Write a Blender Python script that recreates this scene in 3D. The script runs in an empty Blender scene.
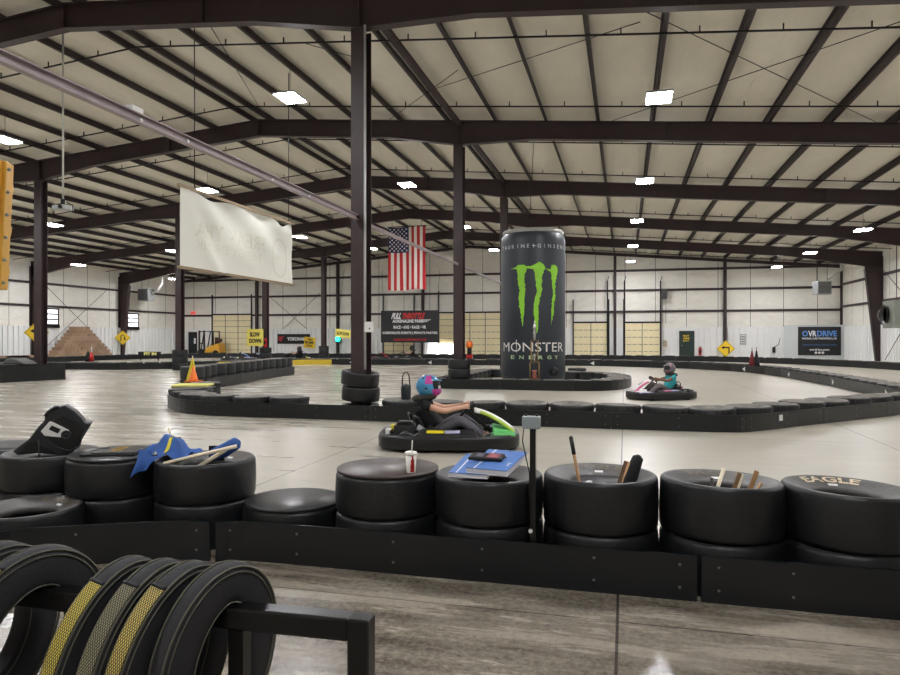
import bpy, bmesh, math, random
from mathutils import Vector, Matrix
random.seed(7)
D = bpy.data; CTX = bpy.context; COL = CTX.scene.collection
PI = math.pi
def rad(a): return a * PI / 180.0

# ------------------------------------------------------------------ camera and survey helpers
CAM_H = 1.56; YAW = rad(14.5); FPX = 676.0; HY = 338.0
SN, CS = math.sin(YAW), math.cos(YAW)
def ray(x, y):
    u = (x - 450.0) / FPX; w = (HY - y) / FPX
    return Vector((-SN + u * CS, CS + u * SN, w))
EYE = Vector((0, 0, CAM_H))
def onZ(x, y, z=0.0):
    r = ray(x, y); return EYE + r * ((z - CAM_H) / r.z)
def onY(x, y, Y):
    r = ray(x, y); return EYE + r * (Y / r.y)
def onX(x, y, X):
    r = ray(x, y); return EYE + r * (X / r.x)
cam = D.cameras.new('camera'); cam.sensor_width = 36.0; cam.lens = FPX * 36.0 / 900.0
cam.clip_start = 0.05; cam.clip_end = 300
co = D.objects.new('camera', cam); COL.objects.link(co)
co.location = EYE; co.rotation_euler = (rad(90.0), 0, YAW)
cam.shift_y = (HY - 337.5) / 900.0
CTX.scene.camera = co

# ------------------------------------------------------------------ materials
MATS = {}
def mat(name, col, rough=0.6, metal=0.0, var=0.18, scale=6.0, bump=0.0, bscale=None, spec=0.5, emit=0.0, detail=5.0, coat=0.0, ecol=None):
    if name in MATS: return MATS[name]
    m = D.materials.new(name); m.use_nodes = True
    nt = m.node_tree; b = nt.nodes['Principled BSDF']
    def lin(c): return tuple((x / 12.92 if x <= 0.04045 else ((x + 0.055) / 1.055) ** 2.4) for x in c)
    c = lin(col)
    b.inputs['Roughness'].default_value = rough; b.inputs['Metallic'].default_value = metal
    b.inputs['Specular IOR Level'].default_value = spec
    b.inputs['Coat Weight'].default_value = coat
    tc = nt.nodes.new('ShaderNodeTexCoord')
    n = nt.nodes.new('ShaderNodeTexNoise'); n.inputs['Scale'].default_value = scale; n.inputs['Detail'].default_value = detail
    nt.links.new(tc.outputs['Object'], n.inputs['Vector'])
    mix = nt.nodes.new('ShaderNodeMix'); mix.data_type = 'RGBA'
    mix.inputs[6].default_value = tuple(x * (1 - var) for x in c) + (1,)
    mix.inputs[7].default_value = tuple(min(1, x * (1 + var)) for x in c) + (1,)
    nt.links.new(n.outputs['Fac'], mix.inputs[0]); nt.links.new(mix.outputs[2], b.inputs['Base Color'])
    if bump > 0:
        n2 = nt.nodes.new('ShaderNodeTexNoise'); n2.inputs['Scale'].default_value = bscale or scale * 4; n2.inputs['Detail'].default_value = 4
        nt.links.new(tc.outputs['Object'], n2.inputs['Vector'])
        bp = nt.nodes.new('ShaderNodeBump'); bp.inputs['Strength'].default_value = bump; bp.inputs['Distance'].default_value = 0.02
        nt.links.new(n2.outputs['Fac'], bp.inputs['Height']); nt.links.new(bp.outputs['Normal'], b.inputs['Normal'])
    if emit > 0:
        b.inputs['Emission Color'].default_value = lin(ecol or col) + (1,); b.inputs['Emission Strength'].default_value = emit
    MATS[name] = m; return m

STEEL = mat('red_iron_primer', (.215, .155, .160), .5, 0, .3, 3.0, .1)
STEELP = mat('purlin_primer', (.195, .145, .15), .55, 0, .25, 3.0)
STRUTM = mat('strut_steel', (.66, .61, .62), .5, .1, .45, 2.2)
BLACKM = mat('black_steel', (.05, .05, .055), .34, .2, .2, 5)
RUB = mat('tire_rubber', (.078, .085, .095), .42, 0, .3, 5, .12, 30)
RUBS = mat('tire_sidewall', (.31, .305, .30), .5, 0, .5, 7, .2, 40)
RUBD = mat('tire_dusty', (.165, .17, .175), .6, 0, .45, 8, .25, 40)
RUBDS = mat('tire_dusty_sidewall', (.45, .435, .41), .7, 0, .85, 7, .6, 22)
PLAS = mat('barrier_plastic', (.066, .08, .088), .36, 0, .35, 2.2, .08, 14)
PLASB = mat('barrier_plastic_grey', (.16, .16, .165), .5, 0, .4, 2.5, .1, 14)
PLASF = mat('barrier_plastic_front', (.048, .062, .082), .34, 0, .4, 2.2, .06, 14)
BOLT = mat('bolt_steel', (.55, .55, .55), .35, .8, .1)
WHITE = mat('white_paint', (.9, .9, .89), .5, 0, .05)
YELP = mat('yellow_paint', (.86, .75, .22), .55, 0, .15, 5)
YELS = mat('yellow_sign', (.95, .80, .18), .5, 0, .06, 5)
YELB = mat('yellow_banner', (.95, .89, .42), .6, 0, .08, 5)
BLK = mat('black_print', (.05, .05, .055), .55, 0, .1)
WOOD = mat('handle_wood', (.66, .50, .33), .6, 0, .3, 12)
WOODL = mat('pale_wood', (.93, .885, .78), .6, 0, .15, 12)
GREYM = mat('galvanised', (.62, .63, .63), .4, .5, .2, 4)
CHROME = mat('chrome', (.75, .75, .75), .2, .9, .1)
RED = mat('red_paint', (.70, .10, .09), .4, 0, .1)
ORANGE = mat('orange_plastic', (.93, .45, .12), .5, 0, .1)
SKIN = mat('skin', (.86, .68, .58), .55, 0, .08, 15)

# ------------------------------------------------------------------ mesh builder
class MB:
    def __init__(s): s.v = []; s.f = []; s.m = []; s.s = []; s.uv = []
    def add(s, vs, fs, mi=0, smooth=False, T=None, uvs=None):
        b = len(s.v)
        for v in vs:
            p = Vector(v)
            s.v.append(tuple(T @ p) if T else tuple(p))
        for k, f in enumerate(fs):
            s.f.append(tuple(b + i for i in f)); s.m.append(mi); s.s.append(smooth)
            s.uv.append(uvs[k] if uvs else None)
        return s
    def box(s, c, d, rz=0, mi=0, T=None, taper=1.0):
        x, y, z = d[0] / 2, d[1] / 2, d[2] / 2; t = taper
        vs = [(-x, -y, -z), (x, -y, -z), (x, y, -z), (-x, y, -z), (-x * t, -y * t, z), (x * t, -y * t, z), (x * t, y * t, z), (-x * t, y * t, z)]
        M = Matrix.Translation(c) @ Matrix.Rotation(rz, 4, 'Z')
        if T: M = T @ M
        return s.add(vs, [(0, 3, 2, 1), (4, 5, 6, 7), (0, 1, 5, 4), (1, 2, 6, 5), (2, 3, 7, 6), (3, 0, 4, 7)], mi, False, M)
    def bar(s, p, q, w, h, mi=0, up=(0, 0, 1)):      # square bar p->q
        p, q = Vector(p), Vector(q); d = (q - p); L = d.length; d.normalize()
        u = Vector(up)
        if abs(u.dot(d)) > .98: u = Vector((0, 1, 0))
        r = d.cross(u).normalized(); u = r.cross(d)
        vs = []
        for e in (p, q):
            for a, b in ((-1, -1), (1, -1), (1, 1), (-1, 1)): vs.append(e + r * (a * w / 2) + u * (b * h / 2))
        return s.add(vs, [(0, 1, 2, 3), (7, 6, 5, 4), (0, 4, 5, 1), (1, 5, 6, 2), (2, 6, 7, 3), (3, 7, 4, 0)], mi)
    def tube(s, path, r, n=8, closed=False, mi=0, caps=True):
        P = [Vector(p) for p in path]; N = len(P); rs = r if isinstance(r, (list, tuple)) else [r] * N
        vs = []; nrm = None
        for i in range(N):
            if closed: t = (P[(i + 1) % N] - P[i - 1])
            else: t = P[min(i + 1, N - 1)] - P[max(i - 1, 0)]
            t.normalize()
            if nrm is None:
                a = Vector((0, 0, 1)) if abs(t.z) < .9 else Vector((1, 0, 0))
                nrm = (a - t * a.dot(t)).normalized()
            else:
                nrm = (nrm - t * nrm.dot(t)).normalized()
            bn = t.cross(nrm)
            for k in range(n):
                th = 2 * PI * k / n
                vs.append(P[i] + nrm * (rs[i] * math.cos(th)) + bn * (rs[i] * math.sin(th)))
        fs = []
        for i in range(N if closed else N - 1):
            j = (i + 1) % N
            for k in range(n):
                l = (k + 1) % n; fs.append((i * n + k, i * n + l, j * n + l, j * n + k))
        s.add(vs, fs, mi, True)
        if caps and not closed:
            b = len(s.v) - N * n
            s.f.append(tuple(b + k for k in reversed(range(n)))); s.f.append(tuple(b + (N - 1) * n + k for k in range(n)))
            s.m += [mi, mi]; s.s += [False, False]; s.uv += [None, None]
        return s
    def cyl(s, p, q, r0, r1=None, n=14, mi=0): return s.tube([p, q], [r0, r0 if r1 is None else r1], n, False, mi)
    def lathe(s, prof, n=32, closed=False, mi=0, T=None, mis=None, smooth=True):
        vs = []; N = len(prof)
        for r, z in prof:
            for k in range(n):
                th = 2 * PI * k / n; vs.append((r * math.cos(th), r * math.sin(th), z))
        for i in range(N if closed else N - 1):
            j = (i + 1) % N; fs = []
            for k in range(n):
                l = (k + 1) % n; fs.append((i * n + k, i * n + l, j * n + l, j * n + k))
            b = len(s.v)
            if i == 0:
                for v in vs: s.v.append(tuple((T @ Vector(v)) if T else v))
                base = b
            for f in fs:
                s.f.append(tuple(base + q for q in f)); s.m.append(mis[i] if mis else mi); s.s.append(smooth); s.uv.append(None)
        return s
    def prism(s, poly, z0, z1, mi=0, T=None, smooth=False):
        n = len(poly); vs = [(x, y, z0) for x, y in poly] + [(x, y, z1) for x, y in poly]
        fs = [tuple(reversed(range(n))), tuple(range(n, 2 * n))] + [(i, (i + 1) % n, n + (i + 1) % n, n + i) for i in range(n)]
        return s.add(vs, fs, mi, smooth, T)
    def grid(s, fn, nu, nv, mi=0, smooth=True, closeu=False):
        vs = [fn(i / nu, j / nv) for j in range(nv + 1) for i in range(nu + 1)]
        fs = []; uvs = []
        for j in range(nv):
            for i in range(nu):
                a = j * (nu + 1) + i
                fs.append((a, a + 1, a + nu + 2, a + nu + 1))
                uvs.append([(i / nu, j / nv), ((i + 1) / nu, j / nv), ((i + 1) / nu, (j + 1) / nv), (i / nu, (j + 1) / nv)])
        return s.add(vs, fs, mi, smooth, None, uvs)
    def sphere(s, c, r, n=14, m=10, mi=0, sc=(1, 1, 1), T=None):
        vs = []; fs = []
        for j in range(m + 1):
            ph = PI * j / m
            for k in range(n):
                th = 2 * PI * k / n
                vs.append((c[0] + r * sc[0] * math.sin(ph) * math.cos(th), c[1] + r * sc[1] * math.sin(ph) * math.sin(th), c[2] + r * sc[2] * math.cos(ph)))
        for j in range(m):
            for k in range(n):
                l = (k + 1) % n; fs.append((j * n + k, (j + 1) * n + k, (j + 1) * n + l, j * n + l))
        return s.add(vs, fs, mi, True, T)
    def text(s, txt, fn, width=None, height=None, mi=0, bold=0.0, align='C'):
        vs, fs, (x0, y0, x1, y1) = textgeo(txt, bold)
        sx = sy = 1.0
        if height: sy = height / (y1 - y0); sx = sy
        if width: sx = width / (x1 - x0); sy = sy if height else sx
        ox = {'C': (x0 + x1) / 2, 'L': x0, 'R': x1}[align]; oy = (y0 + y1) / 2
        return s.add([fn((x - ox) * sx, (y - oy) * sy) for x, y in vs], fs, mi)
    def build(s, name, mats, parent=None, loc=None, rot=None, fix=True, bevel=0.0):
        me = D.meshes.new(name); me.from_pydata(s.v, [], s.f)
        for m in (mats if isinstance(mats, (list, tuple)) else [mats]): me.materials.append(m)
        me.polygons.foreach_set('material_index', s.m); me.polygons.foreach_set('use_smooth', s.s)
        if any(u for u in s.uv):
            ul = me.uv_layers.new(name='UVMap')
            for p, u in zip(me.polygons, s.uv):
                if u:
                    for li, q in zip(p.loop_indices, u): ul.data[li].uv = q
        if fix:
            bm = bmesh.new(); bm.from_mesh(me)
            bmesh.ops.recalc_face_normals(bm, faces=bm.faces); bm.to_mesh(me); bm.free()
        me.update()
        o = D.objects.new(name, me); COL.objects.link(o)
        if parent: o.parent = parent
        if loc is not None: o.location = loc
        if rot is not None: o.rotation_euler = rot
        if bevel > 0:
            md = o.modifiers.new('bevel', 'BEVEL'); md.width = bevel; md.segments = 2; md.limit_method = 'ANGLE'; md.angle_limit = rad(40)
        return o
_tg = {}
def textgeo(txt, bold):
    key = (txt, bold)
    if key in _tg: return _tg[key]
    cu = D.curves.new('tmp', 'FONT'); cu.body = txt; cu.size = 1.0; cu.offset = bold; cu.resolution_u = 3
    o = D.objects.new('tmp', cu); COL.objects.link(o)
    CTX.view_layer.update()
    me = D.meshes.new_from_object(o.evaluated_get(CTX.evaluated_depsgraph_get()))
    vs = [(v.co.x, v.co.y) for v in me.vertices]; fs = [tuple(p.vertices) for p in me.polygons]
    xs = [v[0] for v in vs]; ys = [v[1] for v in vs]
    D.objects.remove(o); D.curves.remove(cu); D.meshes.remove(me)
    _tg[key] = (vs, fs, (min(xs), min(ys), max(xs), max(ys))); return _tg[key]

def tag(o, label, cat, group=None, kind=None):
    o['label'] = label; o['category'] = cat
    if group: o['group'] = group
    if kind: o['kind'] = kind
    return o
def empty(name, loc, label, cat, group=None, rot=(0, 0, 0), kind=None):
    o = D.objects.new(name, None); COL.objects.link(o); o.empty_display_size = .2
    o.location = loc; o.rotation_euler = rot
    return tag(o, label, cat, group, kind)
def dup(root, loc=None, rot=None, label=None, group=None):
    c = root.copy(); COL.objects.link(c)
    if loc is not None: c.location = loc
    if rot is not None: c.rotation_euler = rot
    if label: c['label'] = label
    if group: c['group'] = group
    for ch in list(root.children):
        k = ch.copy(); COL.objects.link(k); k.parent = c
        for g in list(ch.children):
            q = g.copy(); COL.objects.link(q); q.parent = k
    return c
def struct(o, label, cat, group=None): return tag(o, label, cat, group, 'structure')

# ------------------------------------------------------------------ the hall
FR = [-4.0, 4.2, 12.4, 20.6, 28.75, 36.9, 45.1]      # frame lines
YE = 52.9; XL = -38.6; XR = 14.75; RX = -12.0; RZ = 8.96; SL = 0.0855; YN = -6.0
def rz(X): return RZ - SL * abs(X - RX)                # top of rafters

def floor_mat():
    m = D.materials.new('concrete_floor'); m.use_nodes = True; nt = m.node_tree; N = nt.nodes; Lk = nt.links
    b = N['Principled BSDF']
    g = N.new('ShaderNodeNewGeometry'); sep = N.new('ShaderNodeSeparateXYZ'); Lk.new(g.outputs['Position'], sep.inputs[0])
    def math_(op, a, bb=None, c=None):
        n = N.new('ShaderNodeMath'); n.operation = op
        for i, q in enumerate((a, bb, c)):
            if q is None: continue
            if isinstance(q, (int, float)): n.inputs[i].default_value = q
            else: Lk.new(q, n.inputs[i])
        return n.outputs[0]
    def noise(scale, detail=6, vec=None, rough=.6):
        n = N.new('ShaderNodeTexNoise'); n.inputs['Scale'].default_value = scale; n.inputs['Detail'].default_value = detail; n.inputs['Roughness'].default_value = rough
        Lk.new(vec or g.outputs['Position'], n.inputs['Vector']); return n.outputs['Fac']
    def ramp(f, a, b_, ca, cb):
        r = N.new('ShaderNodeValToRGB'); r.color_ramp.elements[0].position = a; r.color_ramp.elements[1].position = b_
        r.color_ramp.elements[0].color = ca + (1,); r.color_ramp.elements[1].color = cb + (1,); Lk.new(f, r.inputs[0]); return r.outputs[0]
    mp = N.new('ShaderNodeMapping'); mp.inputs['Scale'].default_value = (.35, 2.2, 1); Lk.new(g.outputs['Position'], mp.inputs['Vector'])
    streak = noise(1.6, 8, mp.outputs[0], .65)
    big = noise(.35, 5)
    fine = noise(9, 8, None, .7)
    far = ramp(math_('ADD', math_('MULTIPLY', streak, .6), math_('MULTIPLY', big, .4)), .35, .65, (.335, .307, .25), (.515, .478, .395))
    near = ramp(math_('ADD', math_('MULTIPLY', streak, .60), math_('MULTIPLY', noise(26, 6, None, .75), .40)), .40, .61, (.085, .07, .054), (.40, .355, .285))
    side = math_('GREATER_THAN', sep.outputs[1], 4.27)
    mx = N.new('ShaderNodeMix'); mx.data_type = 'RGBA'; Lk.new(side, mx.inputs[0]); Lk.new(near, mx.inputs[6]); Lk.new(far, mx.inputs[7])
    # saw-cut joints
    def joint(co, off, sp, w):
        f = math_('FRACT', math_('DIVIDE', math_('ADD', co, off + 100 * sp), sp))
        d = math_('MULTIPLY', math_('ABSOLUTE', math_('SUBTRACT', f, .5)), sp)
        return math_('GREATER_THAN', d, sp / 2 - w)
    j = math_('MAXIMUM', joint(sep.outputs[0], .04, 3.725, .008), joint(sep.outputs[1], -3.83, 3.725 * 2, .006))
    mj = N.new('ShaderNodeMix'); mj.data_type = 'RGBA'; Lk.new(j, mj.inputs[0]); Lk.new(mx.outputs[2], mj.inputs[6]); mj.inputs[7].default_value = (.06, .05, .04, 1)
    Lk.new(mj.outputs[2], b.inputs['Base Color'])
    worn = math_('MINIMUM', math_('MAXIMUM', math_('DIVIDE', math_('ADD', sep.outputs[0], 9.0), 8.0), 0.0), 1.0)
    rr = math_('MULTIPLY_ADD', streak, .42, math_('MULTIPLY_ADD', math_('MULTIPLY', worn, side), .11, .05)); Lk.new(rr, b.inputs['Roughness'])
    bp = N.new('ShaderNodeBump'); bp.inputs['Strength'].default_value = .17; bp.inputs['Distance'].default_value = .02
    Lk.new(math_('ADD', math_('MULTIPLY', streak, 1.0), math_('MULTIPLY', fine, .35)), bp.inputs['Height']); Lk.new(bp.outputs[0], b.inputs['Normal'])
    b.inputs['Specular IOR Level'].default_value = .5
    return m
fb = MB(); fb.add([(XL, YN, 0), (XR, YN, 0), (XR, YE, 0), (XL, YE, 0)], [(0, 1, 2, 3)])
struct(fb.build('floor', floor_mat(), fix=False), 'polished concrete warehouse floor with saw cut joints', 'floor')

def wrinkle_mat(name, col, seams=None, axis=0, strength=.5, var=.10):
    m = D.materials.new(name); m.use_nodes = True; nt = m.node_tree; N = nt.nodes; Lk = nt.links; b = N['Principled BSDF']
    g = N.new('ShaderNodeNewGeometry')
    mp = N.new('ShaderNodeMapping'); mp.inputs['Scale'].default_value = (1.0, 1.0, 2.2) if axis != 2 else (1.6, .5, 1); Lk.new(g.outputs['Position'], mp.inputs[0])
    n = N.new('ShaderNodeTexNoise'); n.inputs['Scale'].default_value = 1.5; n.inputs['Detail'].default_value = 6; n.inputs['Roughness'].default_value = .55; n.inputs['Distortion'].default_value = .6; Lk.new(mp.outputs[0], n.inputs['Vector'])
    mx = N.new('ShaderNodeMix'); mx.data_type = 'RGBA'; mx.inputs[6].default_value = tuple(c * (1 - var) for c in col) + (1,); mx.inputs[7].default_value = tuple(min(1, c * (1 + var)) for c in col) + (1,)
    Lk.new(n.outputs['Fac'], mx.inputs[0]); out = mx.outputs[2]
    if seams:
        sp = N.new('ShaderNodeSeparateXYZ'); Lk.new(g.outputs['Position'], sp.inputs[0])
        def math_(op, a, bb):
            q = N.new('ShaderNodeMath'); q.operation = op
            for i, w in enumerate((a, bb)):
                if isinstance(w, (int, float)): q.inputs[i].default_value = w
                else: Lk.new(w, q.inputs[i])
            return q.outputs[0]
        f = math_('FRACT', math_('DIVIDE', math_('ADD', sp.outputs[axis], 100.0 * seams), seams), 0)
        k = math_('LESS_THAN', f, .035 / seams)
        mj = N.new('ShaderNodeMix'); mj.data_type = 'RGBA'; Lk.new(k, mj.inputs[0]); Lk.new(out, mj.inputs[6]); mj.inputs[7].default_value = (.10, .09, .08, 1); out = mj.outputs[2]
    Lk.new(out, b.inputs['Base Color']); b.inputs['Roughness'].default_value = .55
    bp = N.new('ShaderNodeBump'); bp.inputs['Strength'].default_value = strength; bp.inputs['Distance'].default_value = .12
    Lk.new(n.outputs['Fac'], bp.inputs['Height']); Lk.new(bp.outputs[0], b.inputs['Normal'])
    return m
INS = wrinkle_mat('wall_insulation', (.86, .83, .76), 2.2, 0, .55, .13)
INSL = wrinkle_mat('wall_insulation_side', (.86, .83, .76), 2.2, 1, .55, .13)
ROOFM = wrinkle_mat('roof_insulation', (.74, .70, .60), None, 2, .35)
CORR = mat('white_siding', (.93, .93, .925), .45, 0, .05, 2)

# ceiling: insulation sagging between purlins
PX = []
x = RX + .30
while x < XR - .3: PX.append(x); x += 1.56
PXL = [2 * RX - q for q in PX]
edges = sorted([XL] + PXL + PX + [XR])
cb = MB(); pts = []
for a, b in zip(edges[:-1], edges[1:]):
    w = b - a
    for k in range(6):
        t = k / 6; X = a + w * t
        pts.append((X, rz(X) + .23 - .05 * min(w, 1.56) * math.sin(PI * t)))
pts.append((XR, rz(XR) + .23))
ny = 2
vs = []; fs = []
for X, Z in pts: vs += [(X, YN, Z), (X, YE, Z)]
for i in range(len(pts) - 1): fs.append((2 * i, 2 * i + 1, 2 * i + 3, 2 * i + 2))
cb.add(vs, fs, 0, True)
struct(cb.build('ceiling', ROOFM, fix=False), 'cream vinyl faced insulation sagging between the roof purlins', 'ceiling')

# purlins
def purlin(X):
    b = MB(); z = rz(X)
    b.box((X, (YN + YE) / 2, z + .10), (.022, YE - YN, .20)); b.box((X + .033, (YN + YE) / 2, z + .008), (.066, YE - YN, .016)); b.box((X - .033, (YN + YE) / 2, z + .196), (.066, YE - YN, .016))
    o = b.build('purlin', STEELP)
    struct(o, 'long dark brown roof purlin running the length of the hall', 'purlin', 'roof purlins')
for X in PX + PXL: purlin(X)
# straps across the purlins
for i in range(1, len(FR)):
    Y0 = FR[i]; Y1 = (FR + [YE])[i + 1]
    for q in (.27, .825):
        Y = Y0 + (Y1 - Y0) * q
        for side in (-1, 1):
            xe = XR if side > 0 else XL
            b = MB(); b.bar((RX, Y, rz(RX) - .02), (xe, Y, rz(xe) - .02), .03, .035)
            for X in (PX if side > 0 else PXL):
                b.bar((X + .7, Y, rz(X + .7) - .02), (X + .7, Y, rz(X + .7) + .12), .025, .025)
            struct(b.build('purlin_strap', BLACKM), 'thin black bracing strap running across under the roof purlins', 'brace', 'roof bracing straps')
# rafters
CXR, CXL = -5.03, -21.1
def rafter(Y, near=False):
    b = MB()
    def depth(X):
        d = .56
        for c in (CXR, CXL): d += .20 * max(0, 1 - abs(X - c) / 2.3)
        for c in (XL, XR): d += .45 * max(0, 1 - abs(X - c) / 5.0)
        return d
    xs = sorted(set([XL, XL + 2.5, XL + 5, CXL - 2.3, CXL, CXL + 2.3, RX - 2, RX, RX + 2, CXR - 2.3, CXR, CXR + 2.3, 1, 4, 7, XR - 5, XR - 2.5, XR]))
    def strip(zf0, zf1, hw):
        vs = []
        for X in xs:
            a, c = zf0(X), zf1(X)
            vs += [(X, Y - hw, a), (X, Y + hw, a), (X, Y + hw, c), (X, Y - hw, c)]
        fs = [(0, 1, 2, 3), tuple(len(vs) - 4 + k for k in (3, 2, 1, 0))]
        for i in range(len(xs) - 1):
            for k in range(4): fs.append((4 * i + k, 4 * i + 4 + k, 4 * i + 4 + (k + 1) % 4, 4 * i + (k + 1) % 4))
        b.add(vs, fs)
    top = lambda X: rz(X) - .003
    bot = lambda X: rz(X) - depth(X)
    strip(lambda X: top(X) - .02, top, .11); strip(bot, lambda X: bot(X) + .022, .11)
    strip(lambda X: bot(X) + .022, lambda X: top(X) - .02, .012)
    for X in (CXR, CXL, RX, -8.5, -15.5, 1.2, 7.5, -28):    # stiffeners and splice plates
        for sy in (-1, 1): b.box((X, Y + sy * .06, (top(X) + bot(X)) / 2), (.03, .096, top(X) - bot(X) - .05))
    o = b.build('roof_beam', STEEL)
    struct(o, 'deep dark brown steel roof beam spanning the hall under the purlins', 'beam', 'roof beams')
for Y in FR: rafter(Y)
def column(X, Y, zt, label, group=None, w=.30, d=.30, name='column'):
    b = MB()
    for sy in (-1, 1): b.box((X, Y + sy * d / 2, zt / 2), (w, .022, zt))
    b.box((X, Y, zt / 2), (.014, d, zt)); b.box((X, Y, .012), (w + .03, d + .03, .024))
    for z in (5.6, zt - .3):
        for sx in (-1, 1): b.cyl((X + sx * .1, Y - d / 2 - .02, z), (X + sx * .1, Y - d / 2, z), .02, n=6)
    o = b.build(name, STEEL)
    return struct(o, label, 'column', group)
COLS = []
for k, Y in enumerate(FR[2:]):
    for X in (CXR, CXL):
        if X == CXL and k == 0: continue
        lab = {(CXR, 0): 'nearest tall brown steel column, with a pale conduit and small white box', (CXR, 1): 'brown steel column behind the nearest one, left of the giant drink can',
               (CXR, 2): 'brown steel column partly hidden behind the left edge of the giant drink can', (CXL, 1): 'brown column at left standing in a black barrier island beside yellow diamond sign',
               (CXL, 2): 'brown column under the left end of the hanging white banner', (CXL, 3): 'brown column right of the yellow slow down square sign',
               (CXL, 4): 'brown column right of the long black banner with red badge'}.get((X, k), 'far brown steel column hidden behind the giant drink can')
        column(X + (.025 if (X == CXR and k == 0) else 0), Y, rz(X) - .78, lab, 'columns behind the drink can' if 'hidden behind the giant' in lab else None); COLS.append((X, Y))
# tapered wall columns
for X, sgn in ((XL, 1), (XR, -1)):
    for k, Y in enumerate(FR[2:]):
        b = MB(); zt = rz(X) - .3
        d0, d1 = .35, .95
        T = Matrix.Translation((X, Y, 0))
        prof = [(0, 0), (sgn * d0, 0), (sgn * d1, zt - .7), (sgn * d1, zt), (0, zt)]
        b.add([(x_, -.012, z_) for x_, z_ in prof] + [(x_, .012, z_) for x_, z_ in prof], [(0, 1, 2, 3, 4), (9, 8, 7, 6, 5)], T=T)
        b.bar((X + sgn * d0, Y, 0), (X + sgn * d1, Y, zt - .7), .30, .022, up=(0, 1, 0)) if False else None
        b.add([(sgn * d0, -.15, 0), (sgn * d0, .15, 0), (sgn * d1, .15, zt - .7), (sgn * d1, -.15, zt - .7), (sgn * (d0 - .025), -.15, 0), (sgn * (d0 - .025), .15, 0), (sgn * (d1 - .025), .15, zt - .7), (sgn * (d1 - .025), -.15, zt - .7)],
              [(0, 1, 2, 3), (7, 6, 5, 4), (0, 4, 5, 1), (1, 5, 6, 2), (2, 6, 7, 3), (3, 7, 4, 0)], T=T)
        b.box((X + sgn * .012, Y, zt / 2), (.022, .30, zt))
        struct(b.build('wall_column', STEEL), 'tapered brown steel wall column on the %s side wall' % ('left' if sgn > 0 else 'right'), 'column', 'left wall columns' if sgn > 0 else 'right wall columns')

# walls
def wall(name, p, q, m, label):
    b = MB(); (x0, y0), (x1, y1) = p, q; n = 40; vs = []; fs = []
    for i in range(n + 1):
        X = x0 + (x1 - x0) * i / n; Y = y0 + (y1 - y0) * i / n
        vs += [(X, Y, 0), (X, Y, rz(X) + .25)]
    for i in range(n): fs.append((2 * i, 2 * i + 2, 2 * i + 3, 2 * i + 1))
    b.add(vs, fs); struct(b.build(name, m, fix=False), label, 'wall')
wall('wall_back', (XL, YE), (XR, YE), INS, 'far end wall with cream insulation panels above white siding')
wall('wall_left', (XL, YN), (XL, YE), INSL, 'left side wall with cream insulation above white siding')
wall('wall_right', (XR, YE), (XR, YN), INSL, 'right side wall with cream insulation above white siding')
wall('wall_front', (XR, YN), (XL, YN), INS, 'near end wall behind the viewer')
ZS = 2.36
def siding(name, p, q, nrm, label):
    b = MB(); p = Vector(p); q = Vector(q); L = (q - p).length; d = (q - p) / L; n = Vector(nrm)
    prof = []; s_ = 0
    while s_ < L:
        for ds, o in ((0, .03), (.27, .03), (.28, .105), (.34, .105), (.35, .03)):
            if s_ + ds <= L: prof.append((s_ + ds, o))
        s_ += .40
    vs = []; fs = []
    for s0, o in prof:
        P = p + d * s0 + n * o; vs += [(P.x, P.y, 0), (P.x, P.y, ZS)]
    for i in range(len(prof) - 1): fs.append((2 * i, 2 * i + 2, 2 * i + 3, 2 * i + 1))
    b.add(vs, fs); struct(b.build(name, CORR, fix=False), label, 'wall panel')
siding('trim_1', (XL, YE, 0), (XR, YE, 0), (0, -1, 0), 'white ribbed metal siding along the lower end wall')
siding('trim_2', (XL, 20, 0), (XL, YE, 0), (1, 0, 0), 'white ribbed metal siding along the lower left wall')
siding('trim_3', (XR, 20, 0), (XR, YE, 0), (-1, 0, 0), 'white ribbed metal siding along the lower right wall')
for z in (3.55, 5.15, 6.65):
    b = MB(); b.box(((XL + XR) / 2, YE - .06, z), (XR - XL, .10, .17)); struct(b.build('girt', STEEL), 'horizontal dark brown wall girt crossing the far end wall', 'girt', 'end wall girts')
for z in (3.75, 5.3):
    for X, lab in ((XL + .06, 'left'), (XR - .06, 'right')):
        b = MB(); b.box((X, (20 + YE) / 2, z), (.10, YE - 20, .15)); struct(b.build('girt', STEEL), 'horizontal dark brown wall girt crossing the %s side wall' % lab, 'girt', lab + ' wall girts')
for px in (257, 338, 423, 516, 615, 725, 842):
    X = onY(px, 300, YE - .12).x
    column(X, YE - .16, rz(X) - .02, 'slender dark brown post on the far end wall', 'end wall posts', .20, .24, 'end_wall_post')
b = MB()
xs = [XL, RX, XR]
for a, c in ((XL, RX), (RX, XR)): b.bar((a, YE - .3, rz(a) - .12), (c, YE - .3, rz(c) - .12), .12, .22)
struct(b.build('end_wall_rafter', STEEL), 'dark brown sloping rafter along the top of the end wall', 'beam')
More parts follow.
